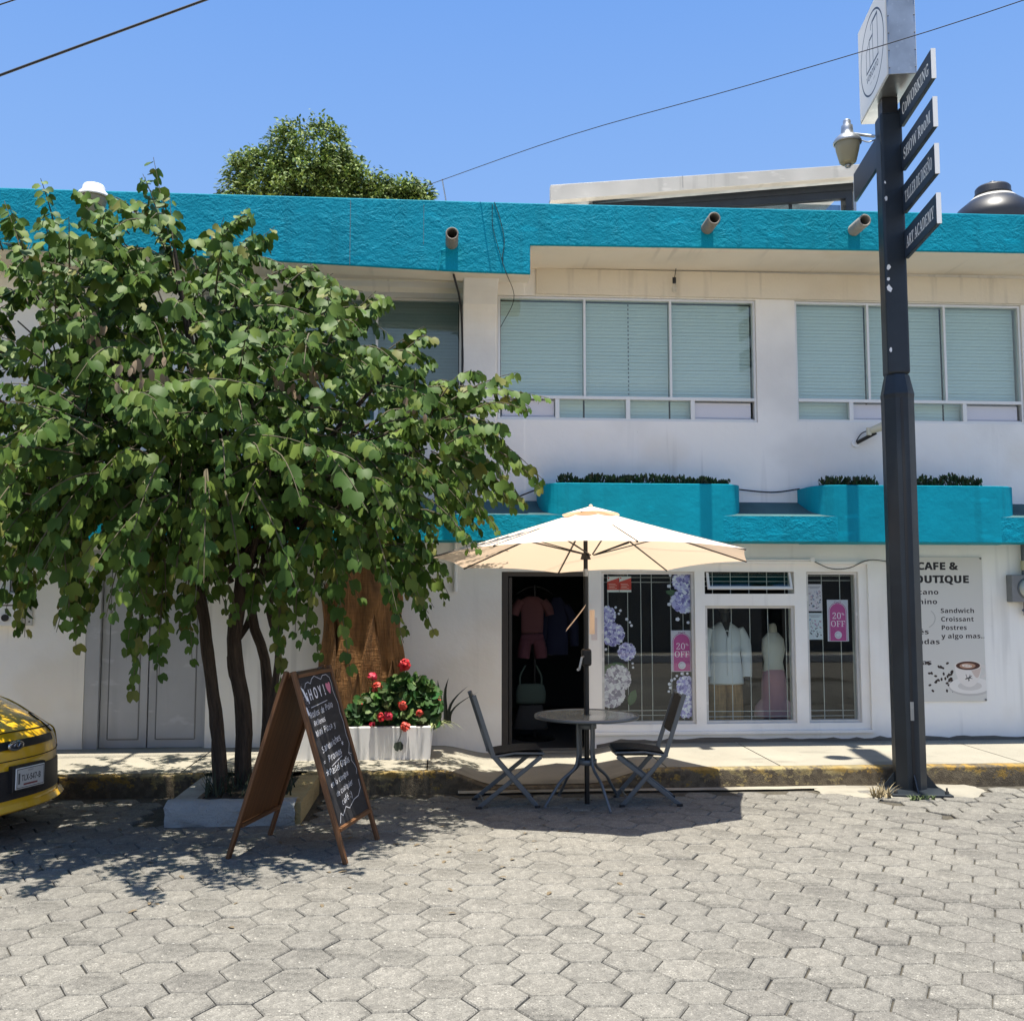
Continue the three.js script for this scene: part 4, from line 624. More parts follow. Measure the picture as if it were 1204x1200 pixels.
{
  const t = thing('letter_box', 'flat white letter box on the white wall beside the grey gate', 'letter box', [-4.33, 1.40, 0]);
  part('body', G(rbox(-.15, .15, 0, .27, .001, .09, .006)), M.white, t); part('lid', G(rbox(-.155, .155, .21, .33, .001, .1, .008)), mat([.66, .68, .7], .4), t); part('slot', box(-.14, .13, .196, .208, .088, .0925), M.black, t); part('side_plate', G(rbox(.155, .25, .0, .24, .001, .02, .004)), mat([.6, .6, .58], .5), t); part('lock', rod(V(0.02, .08, .09), V(.02, .08, .105), .035, 16), M.black, t); for (const y of [.04, .2]) part('screw', rod(V(.225, y, .02), V(.225, y, .026), .009, 10), M.bolt, t);
}
{ const t = thing('doorbell', 'small black and grey doorbell camera above the letter box', 'doorbell', [-4.24, 1.80, 0]); part('case', G(rbox(-.06, .06, -.065, .065, .001, .05, .01)), M.black, t); part('face', G(rbox(-.045, .025, -.058, .045, .048, .056, .004)), mat([.3, .3, .31], .4), t); part('lens', rod(V(-.012, .015, .056), V(-.012, .015, .064), .02, 16), M.black, t); }

// ---------------------------------------------------------------- things inside the shop
{
  const skin = mat([.02, .02, .022], .35), shirt = phys([.66, .68, .7], .8, { side: THREE.DoubleSide }), pants = mat([.5, .47, .4], .9, { map: tFibre });
  const t = thing('mannequin', 'black headed mannequin in a white blouse and patterned trousers behind glass', 'mannequin', [3.11, .215, -.52]);
  part('head', loft([[1.29, 0, 0, .03, .03], [1.31, 0, .012, .06, .07], [1.36, 0, .015, .07, .088], [1.42, 0, .005, .075, .09], [1.47, 0, -.005, .06, .075], [1.5, 0, -.01, .02, .03]]), skin, t);
  part('neck', loft([[1.1, 0, -.02, .07, .06], [1.2, 0, -.01, .048, .05], [1.3, 0, 0, .045, .05]]), skin, t);
  part('blouse', loft([[.52, 0, 0, .20, .12], [.54, 0, 0, .205, .125], [.7, 0, 0, .185, .12], [.85, 0, 0, .165, .115], [1.0, 0, 0, .185, .12], [1.1, 0, 0, .185, .1], [1.155, 0, -.01, .12, .075], [1.19, 0, -.015, .065, .06]], 28), shirt, t);
  part('collar', G(bar(V(-.055, 1.19, .03), V(0, 1.03, .115), .03, .008), bar(V(.055, 1.19, .03), V(0, 1.03, .115), .03, .008)), shirt, t); part('placket', G(box(-.012, .012, .62, 1.03, .12, .13)), shirt, t); part('neckline', extrude(poly([[-.045, 1.19], [.045, 1.19], [0, 1.02]]), .012).applyMatrix4(new THREE.Matrix4().makeTranslation(0, 1.19, .045).multiply(new THREE.Matrix4().makeRotationX(-.42)).multiply(new THREE.Matrix4().makeTranslation(0, -1.19, 0))), skin, t);
  for (const s of [-1, 1]) { part('sleeve', taper([V(.16 * s, 1.12, 0), V(.215 * s, 1.0, .0), V(.235 * s, .8, .02), V(.23 * s, .6, .05)], [.055, .065, .058, .05], 12, 12), shirt, t); part('hand', taper([V(.23 * s, .61, .05), V(.232 * s, .55, .06), V(.228 * s, .5, .075)], [.03, .035, .012], 6, 8), skin, t); part('trouser_leg', taper([V(.085 * s, .55, 0), V(.095 * s, .3, 0), V(.10 * s, .0, .01)], [.1, .095, .095], 10, 14), pants, t); }
  const d = thing('dress_form', 'headless dress form in an off-white top and dusty pink skirt behind glass', 'dress form', [3.66, .27, -.55]);
  part('neck', loft([[1.0, 0, 0, .05, .045], [1.09, 0, 0, .042, .04], [1.12, 0, 0, .03, .03], [1.125, 0, 0, .001, .001]]), mat([.5, .47, .42], .7), d);
  part('top', loft([[.60, 0, 0, .12, .09], [.7, 0, 0, .105, .085], [.84, 0, .01, .13, .11], [.95, 0, 0, .12, .085], [1.02, .0, 0, .06, .05]], 24), mat([.74, .72, .66], .9), d);
  part('skirt', loft([[.10, 0, 0, .22, .17], [.12, 0, 0, .225, .17], [.22, 0, 0, .21, .16], [.3, 0, 0, .14, .12], [.5, 0, 0, .135, .11], [.62, 0, 0, .115, .09]], 28), mat([.62, .36, .38], .9), d);
  part('stand', G(rod(V(0, 0, 0), V(0, .15, 0), .02, 10), rod(V(0, 0, 0), V(0, .015, 0), .12, 20)), M.black, d);
  const r = thing('clothes_rack', 'dark clothes stand just inside the open shop door', 'clothes rack', [1.05, .1, -.95]);
  part('upright', G(rod(V(0, 0, 0), V(0, 1.72, 0), .014, 10)), M.blackMetal, r); part('base', lathe([[0, 0], [.22, 0], [.22, .015], [0, .03]], 24), M.blackMetal, r); part('hook', G(tube([V(-.2, 1.62, 0), V(-.1, 1.68, 0), V(0, 1.7, 0), V(.1, 1.68, 0), V(.2, 1.62, 0)], .008, 12, 6), tube([V(-.2, .92, 0), V(0, .98, 0), V(.2, .92, 0)], .008, 12, 6)), M.blackMetal, r);
  const cl = (name, label, cat, p, rings, m, extra) => { const g = G(loft(rings, 20), ...(extra ?? [])); return single(name, g, m, label, cat, undefined, p); };
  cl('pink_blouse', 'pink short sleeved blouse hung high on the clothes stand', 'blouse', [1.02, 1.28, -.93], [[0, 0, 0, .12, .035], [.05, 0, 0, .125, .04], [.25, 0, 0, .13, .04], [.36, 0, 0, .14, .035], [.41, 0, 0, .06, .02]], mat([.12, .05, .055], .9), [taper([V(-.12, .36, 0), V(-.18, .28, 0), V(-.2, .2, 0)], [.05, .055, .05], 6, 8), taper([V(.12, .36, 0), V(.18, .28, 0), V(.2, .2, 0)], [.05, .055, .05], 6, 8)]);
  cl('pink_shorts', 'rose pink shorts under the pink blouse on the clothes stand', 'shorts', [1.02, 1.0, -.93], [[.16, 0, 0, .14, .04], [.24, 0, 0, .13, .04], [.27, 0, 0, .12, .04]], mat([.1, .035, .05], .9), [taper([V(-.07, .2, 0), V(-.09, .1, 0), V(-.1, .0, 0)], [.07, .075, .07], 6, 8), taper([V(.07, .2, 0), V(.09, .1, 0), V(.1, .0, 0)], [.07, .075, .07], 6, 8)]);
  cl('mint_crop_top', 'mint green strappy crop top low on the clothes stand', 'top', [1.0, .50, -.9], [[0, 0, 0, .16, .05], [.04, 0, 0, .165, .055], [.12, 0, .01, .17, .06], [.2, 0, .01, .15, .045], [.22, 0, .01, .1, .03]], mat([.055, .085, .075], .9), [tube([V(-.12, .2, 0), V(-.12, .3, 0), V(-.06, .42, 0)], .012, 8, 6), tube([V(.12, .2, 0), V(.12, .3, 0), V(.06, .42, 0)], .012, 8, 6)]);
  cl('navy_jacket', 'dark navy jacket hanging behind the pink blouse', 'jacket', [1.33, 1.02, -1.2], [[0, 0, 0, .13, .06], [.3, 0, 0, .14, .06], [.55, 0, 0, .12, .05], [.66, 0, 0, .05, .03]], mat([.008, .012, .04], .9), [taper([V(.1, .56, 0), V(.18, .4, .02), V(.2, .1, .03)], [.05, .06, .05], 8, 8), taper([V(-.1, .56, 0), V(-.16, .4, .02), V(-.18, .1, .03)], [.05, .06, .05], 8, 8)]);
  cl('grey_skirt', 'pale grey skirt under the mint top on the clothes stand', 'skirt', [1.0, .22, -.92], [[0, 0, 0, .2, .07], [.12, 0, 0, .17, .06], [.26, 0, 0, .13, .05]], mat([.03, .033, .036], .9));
}

// ---------------------------------------------------------------- yellow hatchback, nose showing at the left
{
  const paint = phys([.72, .42, .008], .35, { clearcoat: 1, clearcoatRoughness: .05 }), blackP = mat([.014, .014, .016], .5), seam = mat([.01, .009, .006], .8), chrome = mat([.6, .6, .62], .2, { metalness: .9 });
  const car = thing('yellow_car', 'yellow hatchback with its nose pointing at the tree, at the left edge', 'car', [-2.90, 0, 3.16], -.34); car.scale.y = 1.06;
  // side profile (x back from the nose, y) at the centre line, swept across with plan rounding
  const prof = [[.05, .19], [.015, .215], [.0, .26], [-.005, .40], [-.012, .52], [-.03, .60], [-.06, .66], [-.1, .705], [-.16, .745], [-.3, .80], [-.55, .875], [-.8, .93], [-1.02, .965], [-1.1, .985], [-1.75, 1.40], [-1.9, 1.45], [-2.5, 1.49], [-3.1, 1.44], [-3.5, 1.30], [-3.78, .98], [-3.86, .8], [-3.88, .45], [-3.84, .22]].map(([x, y]) => [x > .02 ? -x : x, y]);
  const P = (s, w) => { // s along profile 0..1, w across -1..1
    const k = s * (prof.length - 1), i = Math.min(Math.floor(k), prof.length - 2), f = k - i, x = lerp(prof[i][0], prof[i + 1][0], f), y = lerp(prof[i][1], prof[i + 1][1], f), a = Math.abs(w);
    const nose = smooth(-1.1, 0, x), tail = smooth(-3, -3.9, x), cab = smooth(-1.0, -1.8, x) * (1 - smooth(-3.3, -3.9, x));
    const hw = .845 - .20 * cab - .02 * nose, px = x - .36 * nose * Math.pow(a, 2.6) * smooth(.0, .3, y) - .02 * nose + .2 * tail * Math.pow(a, 3), py = y - (.05 + .05 * smooth(.6, .95, y)) * Math.pow(a, 2.5) * smooth(.6, .75, y);
    return V(px, py, w * hw);
  };
  const flip = (g) => { const x = g.index.array; for (let k = 0; k < x.length; k += 3) { const s = x[k]; x[k] = x[k + 1]; x[k + 1] = s; } g.computeVertexNormals(); return g; };
  const patch = (s0, s1, w0, w1, off, nu = 20, nv = 12) => grid(nu, nv, (u, v) => { const p = P(lerp(s0, s1, v), lerp(w0, w1, u)); const e = .004, a = P(lerp(s0, s1, v) + e, lerp(w0, w1, u)), b = P(lerp(s0, s1, v), lerp(w0, w1, u) + e); const n = b.sub(p).cross(a.sub(p)).normalize(); if (n.x < 0 && n.y < 0) n.negate(); return p.addScaledVector(n, off); });
  const S = (i) => i / (prof.length - 1);
  part('bumper', patch(0, S(7), -1, 1, 0, 40, 20), paint, car);
  part('bonnet', patch(S(7) + .003, S(12), -.9, .9, .002, 40, 20), paint, car);
  part('wing', G(patch(S(7) + .003, S(13), -1, -.905, 0, 4, 20), patch(S(7) + .003, S(13), .905, 1, 0, 4, 20)), paint, car);
  part('cowl', patch(S(12), S(13), -.905, .905, -.004, 12, 2), blackP, car);
  part('windscreen', patch(S(13), S(14), -1, 1, 0, 20, 8), phys([.03, .035, .035], .04, { clearcoat: 1 }), car);
  part('roof', patch(S(14), S(18), -1, 1, 0, 20, 16), paint, car); part('tailgate', patch(S(18), 1, -1, 1, 0, 20, 12), paint, car);
  for (const sg of [-1, 1]) { // flank from the shoulder to the sill, wheel openings cut by dark arches
    part('flank', G(grid(60, 8, (u, v) => { const a = P(u, sg), low = .2, y = lerp(a.y, Math.min(low, a.y), v); return V(a.x, y, a.z * (1 + .0 * v) + sg * .045 * Math.sin(clamp((y - .2) / .75, 0, 1) * PI) * smooth(-.25, -.5, a.x)); })), Object.assign(paint.clone(), DS), car);
    part('side_window', G(grid(12, 4, (u, v) => V(lerp(-1.45, -3.2, u) - .1 * v, lerp(.98, 1.32, v) - .0 * u, sg * (lerp(.80, .70, v)))).translate(0, 0, 0)), phys([.02, .022, .022], .05, { side: THREE.DoubleSide }), car);
    for (const wx of [-.86, -3.2]) { const w = part('wheel', G(lathe([[.16, -.1], [.27, -.1], [.295, -.07], [.298, 0], [.295, .07], [.27, .1], [.16, .1]], 32).rotateX(PI / 2).translate(wx, .298, sg * .74)), blackP, car); part('rim', G(lathe([[0, .06], [.06, .07], [.17, .05], [.19, .09], [.2, .085]], 24).rotateX(sg * PI / 2).translate(wx, .298, sg * .745)), chrome, w); part('wheel_arch', G(new THREE.TorusGeometry(.335, .03, 8, 24, PI).translate(wx, .298, sg * .85)), blackP, car); }
    const hl = part('headlight', patch(S(6), S(9) + .0, sg * .66, sg * .93, .004, 8, 8), phys([.55, .55, .52], .08, { clearcoat: 1 }), car);
    part('headlight_edge', G(tube([P(S(6), sg * .66), P(S(7.5), sg * .64), P(S(9), sg * .70), P(S(9), sg * .9)].map((p) => p.add(V(.006, .004, 0))), .005, 16, 5)), seam, hl);
  }
  part('upper_grille', patch(S(5) + .004, S(6) - .003, -.62, .62, .006, 24, 3), blackP, car);
  part('lower_grille', patch(S(2) + .01, S(3) + .03, -.80, .80, .005, 30, 4), blackP, car);
  part('bumper_lip', patch(S(1) + .005, S(2), -.84, .84, .012, 30, 3), paint, car);
  part('bonnet_seam', G(tube(Array.from({ length: 21 }, (_, i) => P(S(7) + .002, lerp(-.92, .92, i / 20)).add(V(.004, .002, 0))), .004, 40, 5), tube(Array.from({ length: 21 }, (_, i) => P(S(4) + .01, lerp(-.9, .9, i / 20)).add(V(.004, 0, 0))), .003, 40, 5)), seam, car);
  const pl = new THREE.Group(); pl.name = 'number_plate'; car.add(pl);
  const ptx = canvasTex(512, 256, (g, W, H) => { g.fillStyle = '#c9c9c6'; g.fillRect(0, 0, W, H); g.strokeStyle = '#4a4a4c'; g.lineWidth = 8; g.strokeRect(10, 10, W - 20, H - 20); g.fillStyle = '#26262a'; g.textAlign = 'center'; g.font = 'bold 110px sans-serif'; g.save(); g.translate(W / 2, 165); g.scale(.7, 1); g.fillText('TLX-547-B', 20, 0); g.restore(); g.font = '26px sans-serif'; g.fillText('MÉXICO', W / 2, 48); g.fillStyle = '#7c3030'; g.fillRect(130, 200, 260, 22); g.fillStyle = '#555'; g.fillRect(30, 60, 34, 140); });
  part('plate', G(rbox(.012, .02, .355, .49, -.235, .035, .003)), M.white, pl); part('print', new THREE.PlaneGeometry(.262, .128).rotateY(PI / 2).translate(.0212, .4225, -.10), mat([.9, .9, .9], .4, { map: ptx }), pl); part('holder', G(rbox(-.03, .011, .335, .505, -.255, .055, .006)), blackP, pl);
  const bd = part('badge', new THREE.CylinderGeometry(.052, .055, .014, 32).scale(1.25, 1, .62).rotateZ(-PI / 2).rotateX(PI / 2).translate(.0, .628, 0), chrome, car);
  bd.geometry = new THREE.SphereGeometry(1, 24, 12).scale(.014, .034, .075).translate(-.022, .632, 0); part('badge_field', new THREE.SphereGeometry(1, 24, 12).scale(.014, .026, .064).translate(-.019, .633, 0), mat([.03, .035, .05], .3), bd); part('badge_script', G(tube([V(0, .628, .04), V(0, .645, .02), V(0, .622, .0), V(0, .645, -.02), V(0, .628, -.04)].map((p) => p.add(V(-.004, .002, 0))), .003, 16, 4)), chrome, bd);
  part('underbody', G(box(-3.7, -.25, .16, .3, -.72, .72)), blackP, car);
}

// ---------------------------------------------------------------- planting: hedges in the ledge boxes, flower planter, weeds
function instanced(name, geo, m, list, parent, label) { // list of {m: Matrix4, c: Color}: foliage nobody could count
  const o = shade(new THREE.InstancedMesh(geo, m, list.length)); o.name = name; o.userData.kind = 'stuff'; if (label) o.userData.label = label;
  list.forEach((e, i) => { o.setMatrixAt(i, e.m); o.setColorAt(i, e.c); }); parent.add(o); return o;
}
const Q = new THREE.Quaternion(), Mx = new THREE.Matrix4();
function frame(p, dir, nrm, s) { // leaf frame: y along dir, z near nrm
  const y = dir.clone().normalize(), x = y.clone().cross(nrm).normalize(), z = x.clone().cross(y); Mx.makeBasis(x, y, z); const m = Mx.clone(); m.scale(V(s, s, s)); m.setPosition(p); return m;
}
function leafGeo(pts, fold, curl, notch = .8) { // half outline mirrored about the midrib, folded along it
  const pos = [], idx = [], mids = [0, .38, notch], z = (x, y) => Math.abs(x) * fold - curl * y * y;
  mids.forEach((y) => pos.push(0, y, z(0, y)));
  for (const s of [1, -1]) { const b = pos.length / 3; pts.forEach(([x, y]) => pos.push(s * x, y, z(x, y))); const T = [[0, b, 1], [b, b + 1, 1], [b + 1, b + 2, 1], [b + 2, 2, 1], [b + 2, b + 3, 2]]; for (const t of T) s > 0 ? idx.push(...t) : idx.push(t[0], t[2], t[1]); }
  const g = new THREE.BufferGeometry(); g.setAttribute('position', new THREE.Float32BufferAttribute(pos, 3)); g.setAttribute('uv', new THREE.Float32BufferAttribute(new Float32Array(pos.length / 3 * 2).map((_, i) => pos[Math.floor(i / 2) * 3 + (i % 2)]), 2)); g.setIndex(idx); g.computeVertexNormals(); return g;
}
const bilobed = leafGeo([[.36, .0], [.54, .36], [.48, .80], [.25, 1.0]], .34, .2, .68), oval = leafGeo([[.16, .15], [.24, .45], [.17, .8], [.04, 1]], .25, .2);
const leafMat = (r, g, b, t = .28, rough = .55) => phys([r, g, b], rough, { transmission: t, thickness: 0, side: THREE.DoubleSide, specularIntensity: .3 });
const white = leafMat(1, 1, 1);
function hedge(label, x0, x1, z0, z1, y, h, seed, dens = 900, group) {
  const R = rngOf(seed), t = thing('ledge_hedge', label, 'hedge', [0, 0, 0], 0, group), list = [];
  for (let i = 0; i < (x1 - x0) * dens; i++) { const x = lerp(x0, x1, R()), hh = h * (.45 + .75 * N1(x * .13, .37, 60)), p = V(x, y + R() * hh, lerp(z0, z1, R())), d = V(R() - .5, .6 + R(), R() - .5); list.push({ m: frame(p, d, V(R() - .5, R() - .5, R() - .5), .035 + R() * .02), c: lin(.03 + R() * .03, .05 + R() * .045, .02 + R() * .015) }); }
  instanced('foliage', oval, white, list, t); const st = []; for (let x = x0; x < x1; x += .045) st.push(rod(V(x, y - .06, (z0 + z1) / 2), V(x + (R() - .5) * .05, y + h * .7, (z0 + z1) / 2 + (R() - .5) * .1), .004, 4)); part('stems', G(st), M.twig, t).userData.kind = 'stuff';
  part('soil', box(x0 - .05, x1 + .05, y - .12, y - .0, z0 - .02, z1 + .02), M.earth, t);
}
hedge('low dark green hedge in the turquoise box right above the parasol', 1.18, 2.93, .2, .42, 2.80, .105, 31);
hedge('low dark green hedge in the turquoise box on the left side of the post', 3.92, 4.5, .2, .42, 2.80, .10, 32);
hedge('low dark green hedge in the turquoise box on the right side of the post', 4.78, 5.62, .2, .42, 2.80, .125, 33);
{
  const t = thing('planter', 'long low white planter box against the wall, filled with red geraniums', 'planter', [0, 0, 0]);
  const g = metric(extrude(poly([[-1.35, .16], [-.10, .16], [-.07, .475], [-1.38, .475]]), .68, .008).translate(0, 0, .13)); part('box', g, mat([.76, .75, .725], .85, { bumpMap: tPlasterB, bumpScale: .002 }), t); part('soil', box(-1.32, -.12, .46, .482, .18, .77), M.earth, t); part('drip_stain', G(box(-.762, -.756, .2, .46, .8185, .8195)), M.white, t);
}
{
  const R = rngOf(51), t = thing('geranium', 'bushy geranium with red flower heads spilling over the white planter', 'flowering plant', [0, 0, 0]);
  const round = leafGeo([[.36, .04], [.55, .45], [.42, .85], [.16, 1]], .18, .12), list = [];
  const mound = (x) => .47 + .44 * Math.exp(-Math.pow((x + .36) / .26, 2)) + .18 * Math.exp(-Math.pow((x + .72) / .2, 2)) + .2 * Math.exp(-Math.pow((x + .1) / .14, 2));
  for (let i = 0; i < 1050; i++) { const x = lerp(-.92, -.04, R()), top = mound(x), y = lerp(.44, top, Math.pow(R(), .6)), z = .5 + (R() - .35) * .42 * (1 - .4 * (y - .44) / .4); const p = V(x, y, z), d = V((x + .45) * 1.2 + R() - .5, (R() - .55) * 1.6, .25 + R() * .5); list.push({ m: frame(p, d, V((R() - .5) * 1.2, .35 + R() * .7, .9), .055 + R() * .045), c: R() < .22 ? lin(.13, .2, .06) : lin(.03 + R() * .03, .075 + R() * .06, .02 + R() * .02) }); }
  instanced('leaves', round, white, list, t);
  const petal = [mat([.5, .012, .02], .6), mat([.56, .02, .06], .6), mat([.5, .05, .03], .6)];
  const heads = [[-.35, 1.03, .6, .062], [-.66, .92, .6, .05], [-.61, .83, .62, .055], [-.08, .785, .62, .052], [-.045, .69, .64, .058], [-.36, .667, .78, .048], [-.56, .565, .82, .045], [-.49, .575, .83, .045], [-.33, .48, .86, .05], [-.75, .66, .66, .026], [-.64, .50, .84, .03], [-.2, .60, .8, .035]];
  heads.forEach(([x, y, z, r], i) => { const gs = []; for (let k = 0; k < 44; k++) { const d = V(R() - .5, R() - .35, R() - .35).normalize(), p = V(x, y, z).addScaledVector(d, r * (.55 + .3 * R())), q = V(R() - .5, R() - .5, R() - .5); gs.push(round.clone().applyMatrix4(frame(p, q.addScaledVector(d, -q.dot(d) * .8), d, r * .6))); } const f = part('flower_head', G(gs), Object.assign(petal[i % 3], DS), t); part('flower_stalk', rod(V(x * .9 - .04, Math.max(.46, y - .22), Math.min(z - .1, .7)), V(x, y - r * .3, z), .0035, 5), M.twig, f); });
  part('trailing_leaf', G(round.clone().applyMatrix4(frame(V(-.40, .34, .845), V(.2, -1, .3), V(0, .2, 1), .085)), tube([V(-.38, .48, .83), V(-.37, .42, .85), V(-.40, .34, .845)], .003, 8, 4)), mat([.02, .03, .016], .6, DS), t);
  const blades = (name, label, cat, n, x, z, col, len, wid, up, s) => {
    const b = thing(name, label, cat, [0, 0, 0]), q = rngOf(s), gs = []; for (let i = 0; i < n; i++) { const a = q() * 2 * PI, out = (1 - up) * (.5 + q()), L = len * (.6 + .5 * q()), o = V(x + (q() - .5) * .08, .47, z + (q() - .5) * .08); gs.push(grid(1, 6, (u, v) => { const w = wid * (1 - v * v) * (u - .5); return V(o.x + Math.cos(a) * out * L * v - Math.sin(a) * w, o.y + L * up * v * 1.2 - (1 - up) * L * v * v * .9, o.z + Math.sin(a) * out * L * v + Math.cos(a) * w + .0); })); } part('blade', G(gs), mat(col, .6, DS), b).userData.kind = 'stuff';
  };
  blades('spider_plant', 'pale striped grassy plant drooping over the right end of the planter', 'plant', 46, -.05, .66, [.26, .3, .12], .34, .014, .38, 61);
  const sp = thing('snake_plant', 'few dark upright spiky leaves at the right end of the planter', 'plant', [0, 0, 0]);
  for (const [x, dx, h, w] of [[-.02, .0, .42, .045], [.03, .05, .44, .04], [-.05, -.06, .36, .04], [.06, .2, .36, .03], [.08, .27, .3, .025]]) part('leaf', grid(2, 8, (u, v) => V(x + dx * v * v + (u - .5) * w * (1 - Math.pow(v, 3)) + .015 * Math.sin(v * 5 + x * 30), .46 + h * v, .45 + .02 * Math.abs(u - .5))), mat([.022, .03, .02], .5, DS), sp);
}
{ // broad fibrous trunk rising behind the planter
  const t = thing('palm_trunk', 'broad brown fibrous trunk standing behind the flower planter', 'tree trunk', [-.80, .16, .20]);
  part('trunk', (() => { const g = grid(96, 36, (u, v) => { const a = u * 2 * PI, y = 2.04 * v, r = lerp(.40, .375, smooth(0, .5, v)) - .17 * smooth(.72, 1, v), f = .045 * Math.pow(Math.abs(Math.sin(a * 3.5 + .8 * Math.sin(y * 1.7) + .3)), .7) + .03 * Math.sin(a * 9 + y * 2) * .5 + .02 * (N1(u, v * .5, 16, 24) - .5); return V(Math.cos(a) * (r + f - .02) * (1 + .05 * Math.sin(y * 9)) , y, Math.sin(a) * (r * .46 + f)); }, (u, v) => [u * 2.2, v * 2]); const x = g.index.array; for (let k = 0; k < x.length; k += 3) { const s = x[k]; x[k] = x[k + 1]; x[k + 1] = s; } g.computeVertexNormals(); return g; })(), M.fibre, t);
  const sheets = [[-.2, .3, 1.0, .2], [.1, .5, 1.35, .16], [.28, .2, .9, .12], [-.33, .55, 1.5, .14], [-.05, .1, .8, .13]];
  for (const [x, y0, y1, w] of sheets) part('leaf_sheath', grid(6, 12, (u, v) => { const X = x + (u - .5) * w * (1 + .5 * Math.sin(v * PI)) * (1 - .92 * v * v), e = Math.sqrt(Math.max(.02, 1 - Math.pow(X / .43, 2))); return V(X + .04 * v, lerp(y0, y1, v), .225 * e + .03 - .03 * v + .012 * Math.sin(u * 7)); }, (u, v) => [u * .4, v * 1.2]), Object.assign(M.fibre, DS), t);
}

// ---------------------------------------------------------------- street tree: several stems, arching twigs, two-lobed leaves
{
  const R = rngOf(2024), pit = thing('tree_pit', 'white painted concrete border of the tree pit, jutting into the road', 'kerb block');
  const bl = (pts, h) => { const s = poly(pts); return metric(extrude(s, h, .02).rotateX(-PI / 2)); };
  part('border', G(grid(40, 6, (u, v) => { // rough front wall, rounded top
    const x = lerp(-2.03, -1.08, u), k = v; const y = k < .6 ? .165 * k / .6 : .165 + .012 * Math.sin((k - .6) / .4 * PI), z = 2.70 - (k < .6 ? .02 * k : .012 + .18 * (k - .6) / .4); return V(x + .012 * (N1(u, v, 9) - .5), y + .012 * (N2(u, .3, 14) - .5) * smooth(.3, .6, k), z + .022 * (N3(u, v, 12) - .5)); }, (u, v) => [u, v * .4]), box(-2.03, -1.09, .0, .155, 2.5, 2.66)), mat([.5, .53, .56], .9, { map: tSlab, bumpMap: tStuccoB, bumpScale: .02 }), pit);
  part('side_wall', G(box(-2.03, -1.86, 0, .155, 1.46, 2.5)), mat([.5, .5, .48], .9, { map: tSlab }), pit);
  part('side_wall', box(-1.20, -1.04, 0, .16, 1.42, 2.66), mat([.52, .42, .22], .9, { map: tSlab, bumpMap: tStuccoB, bumpScale: .02 }), pit, 'faded yellow side of the tree pit border');
  part('soil', G(grid(24, 20, (u, v) => V(lerp(-1.87, -1.12, u), .10 + .05 * N1(u, v, 8) + .05 * Math.sin(u * PI) * Math.sin(v * PI), lerp(2.55, 1.36, v)), (u, v) => [u, v])), M.earth, pit);

  const tree = thing('street_tree', 'multi stemmed street tree with two-lobed green leaves, in a white bordered pit', 'tree');
  const TX = -1.64, TZ = 2.05;
  const stems = [
    [[V(-1.74, .1, 2.1), V(-1.78, .6, 2.12), V(-1.86, 1.2, 2.15), V(-1.93, 1.7, 2.2), V(-2.2, 2.4, 2.4), V(-2.55, 3.1, 2.7)], [.075, .062, .058, .055, .04, .025]],
    [[V(-1.60, .1, 2.0), V(-1.60, .7, 2.0), V(-1.68, 1.35, 2.05), V(-1.62, 1.9, 2.1), V(-1.75, 2.6, 2.3), V(-1.95, 3.5, 2.5), V(-2.1, 4.4, 2.6)], [.085, .075, .07, .062, .045, .03, .014]],
    [[V(-1.46, .1, 1.9), V(-1.42, .7, 1.9), V(-1.45, 1.2, 1.95), V(-1.55, 1.55, 2.0), V(-1.3, 2.2, 2.2), V(-.9, 2.9, 2.5), V(-.45, 3.4, 2.7)], [.065, .058, .05, .05, .042, .03, .016]],
    [[V(-1.42, .12, 2.1), V(-1.36, .8, 2.12), V(-1.30, 1.3, 2.2), V(-1.38, 1.6, 2.2), V(-1.05, 2.1, 2.6), V(-.6, 2.5, 3.0)], [.04, .036, .034, .03, .024, .014]],
    [[V(-1.63, .85, 2.02), V(-1.72, 1.2, 2.0), V(-1.58, 1.5, 1.95), V(-1.5, 1.9, 1.9), V(-1.4, 2.8, 1.8)], [.03, .032, .034, .03, .018]],
  ];
  stems.forEach(([p, r], i) => part(i < 3 ? 'trunk' : 'stem', taper(p, r.map((q) => q * .82), 28, 10, .22, 30 + i), M.bark, tree));
  // crown as lobes: centre, radii, share of sprays
  const lobes = [[V(-1.9, 3.35, 2.6), V(1.25, 1.1, 1.25), 150], [V(-2.9, 3.3, 2.9), V(1.2, 1.15, 1.2), 125], [V(-.9, 3.05, 2.7), V(.85, .85, 1.05), 95], [V(-1.6, 2.78, 3.5), V(1.2, .58, .75), 75], [V(-2.8, 2.68, 3.1), V(1.2, .58, .9), 75], [V(-.75, 2.4, 2.7), V(.5, .6, .7), 50], [V(-2.05, 4.12, 2.5), V(.6, .55, .7), 44], [V(-3.2, 3.85, 2.6), V(.7, .42, .8), 38], [V(-4.3, 3.2, 2.7), V(1.0, 1.2, 1.2), 60], [V(-.15, 2.95, 2.5), V(.45, .38, .6), 26], [V(-1.45, 2.32, 2.2), V(.9, .4, .7), 36], [V(-.45, 3.1, 1.55), V(.75, .6, .45), 34], [V(-2.85, 2.45, 2.9), V(.6, .38, .8), 34], [V(-2.1, 2.5, 2.9), V(.7, .4, .7), 26], [V(-2.3, 3.3, 1.6), V(1.0, .9, .45), 46]];
  const leaves = [], twigs = [], tmp = V(0, 0, 0);
  const limb = [];
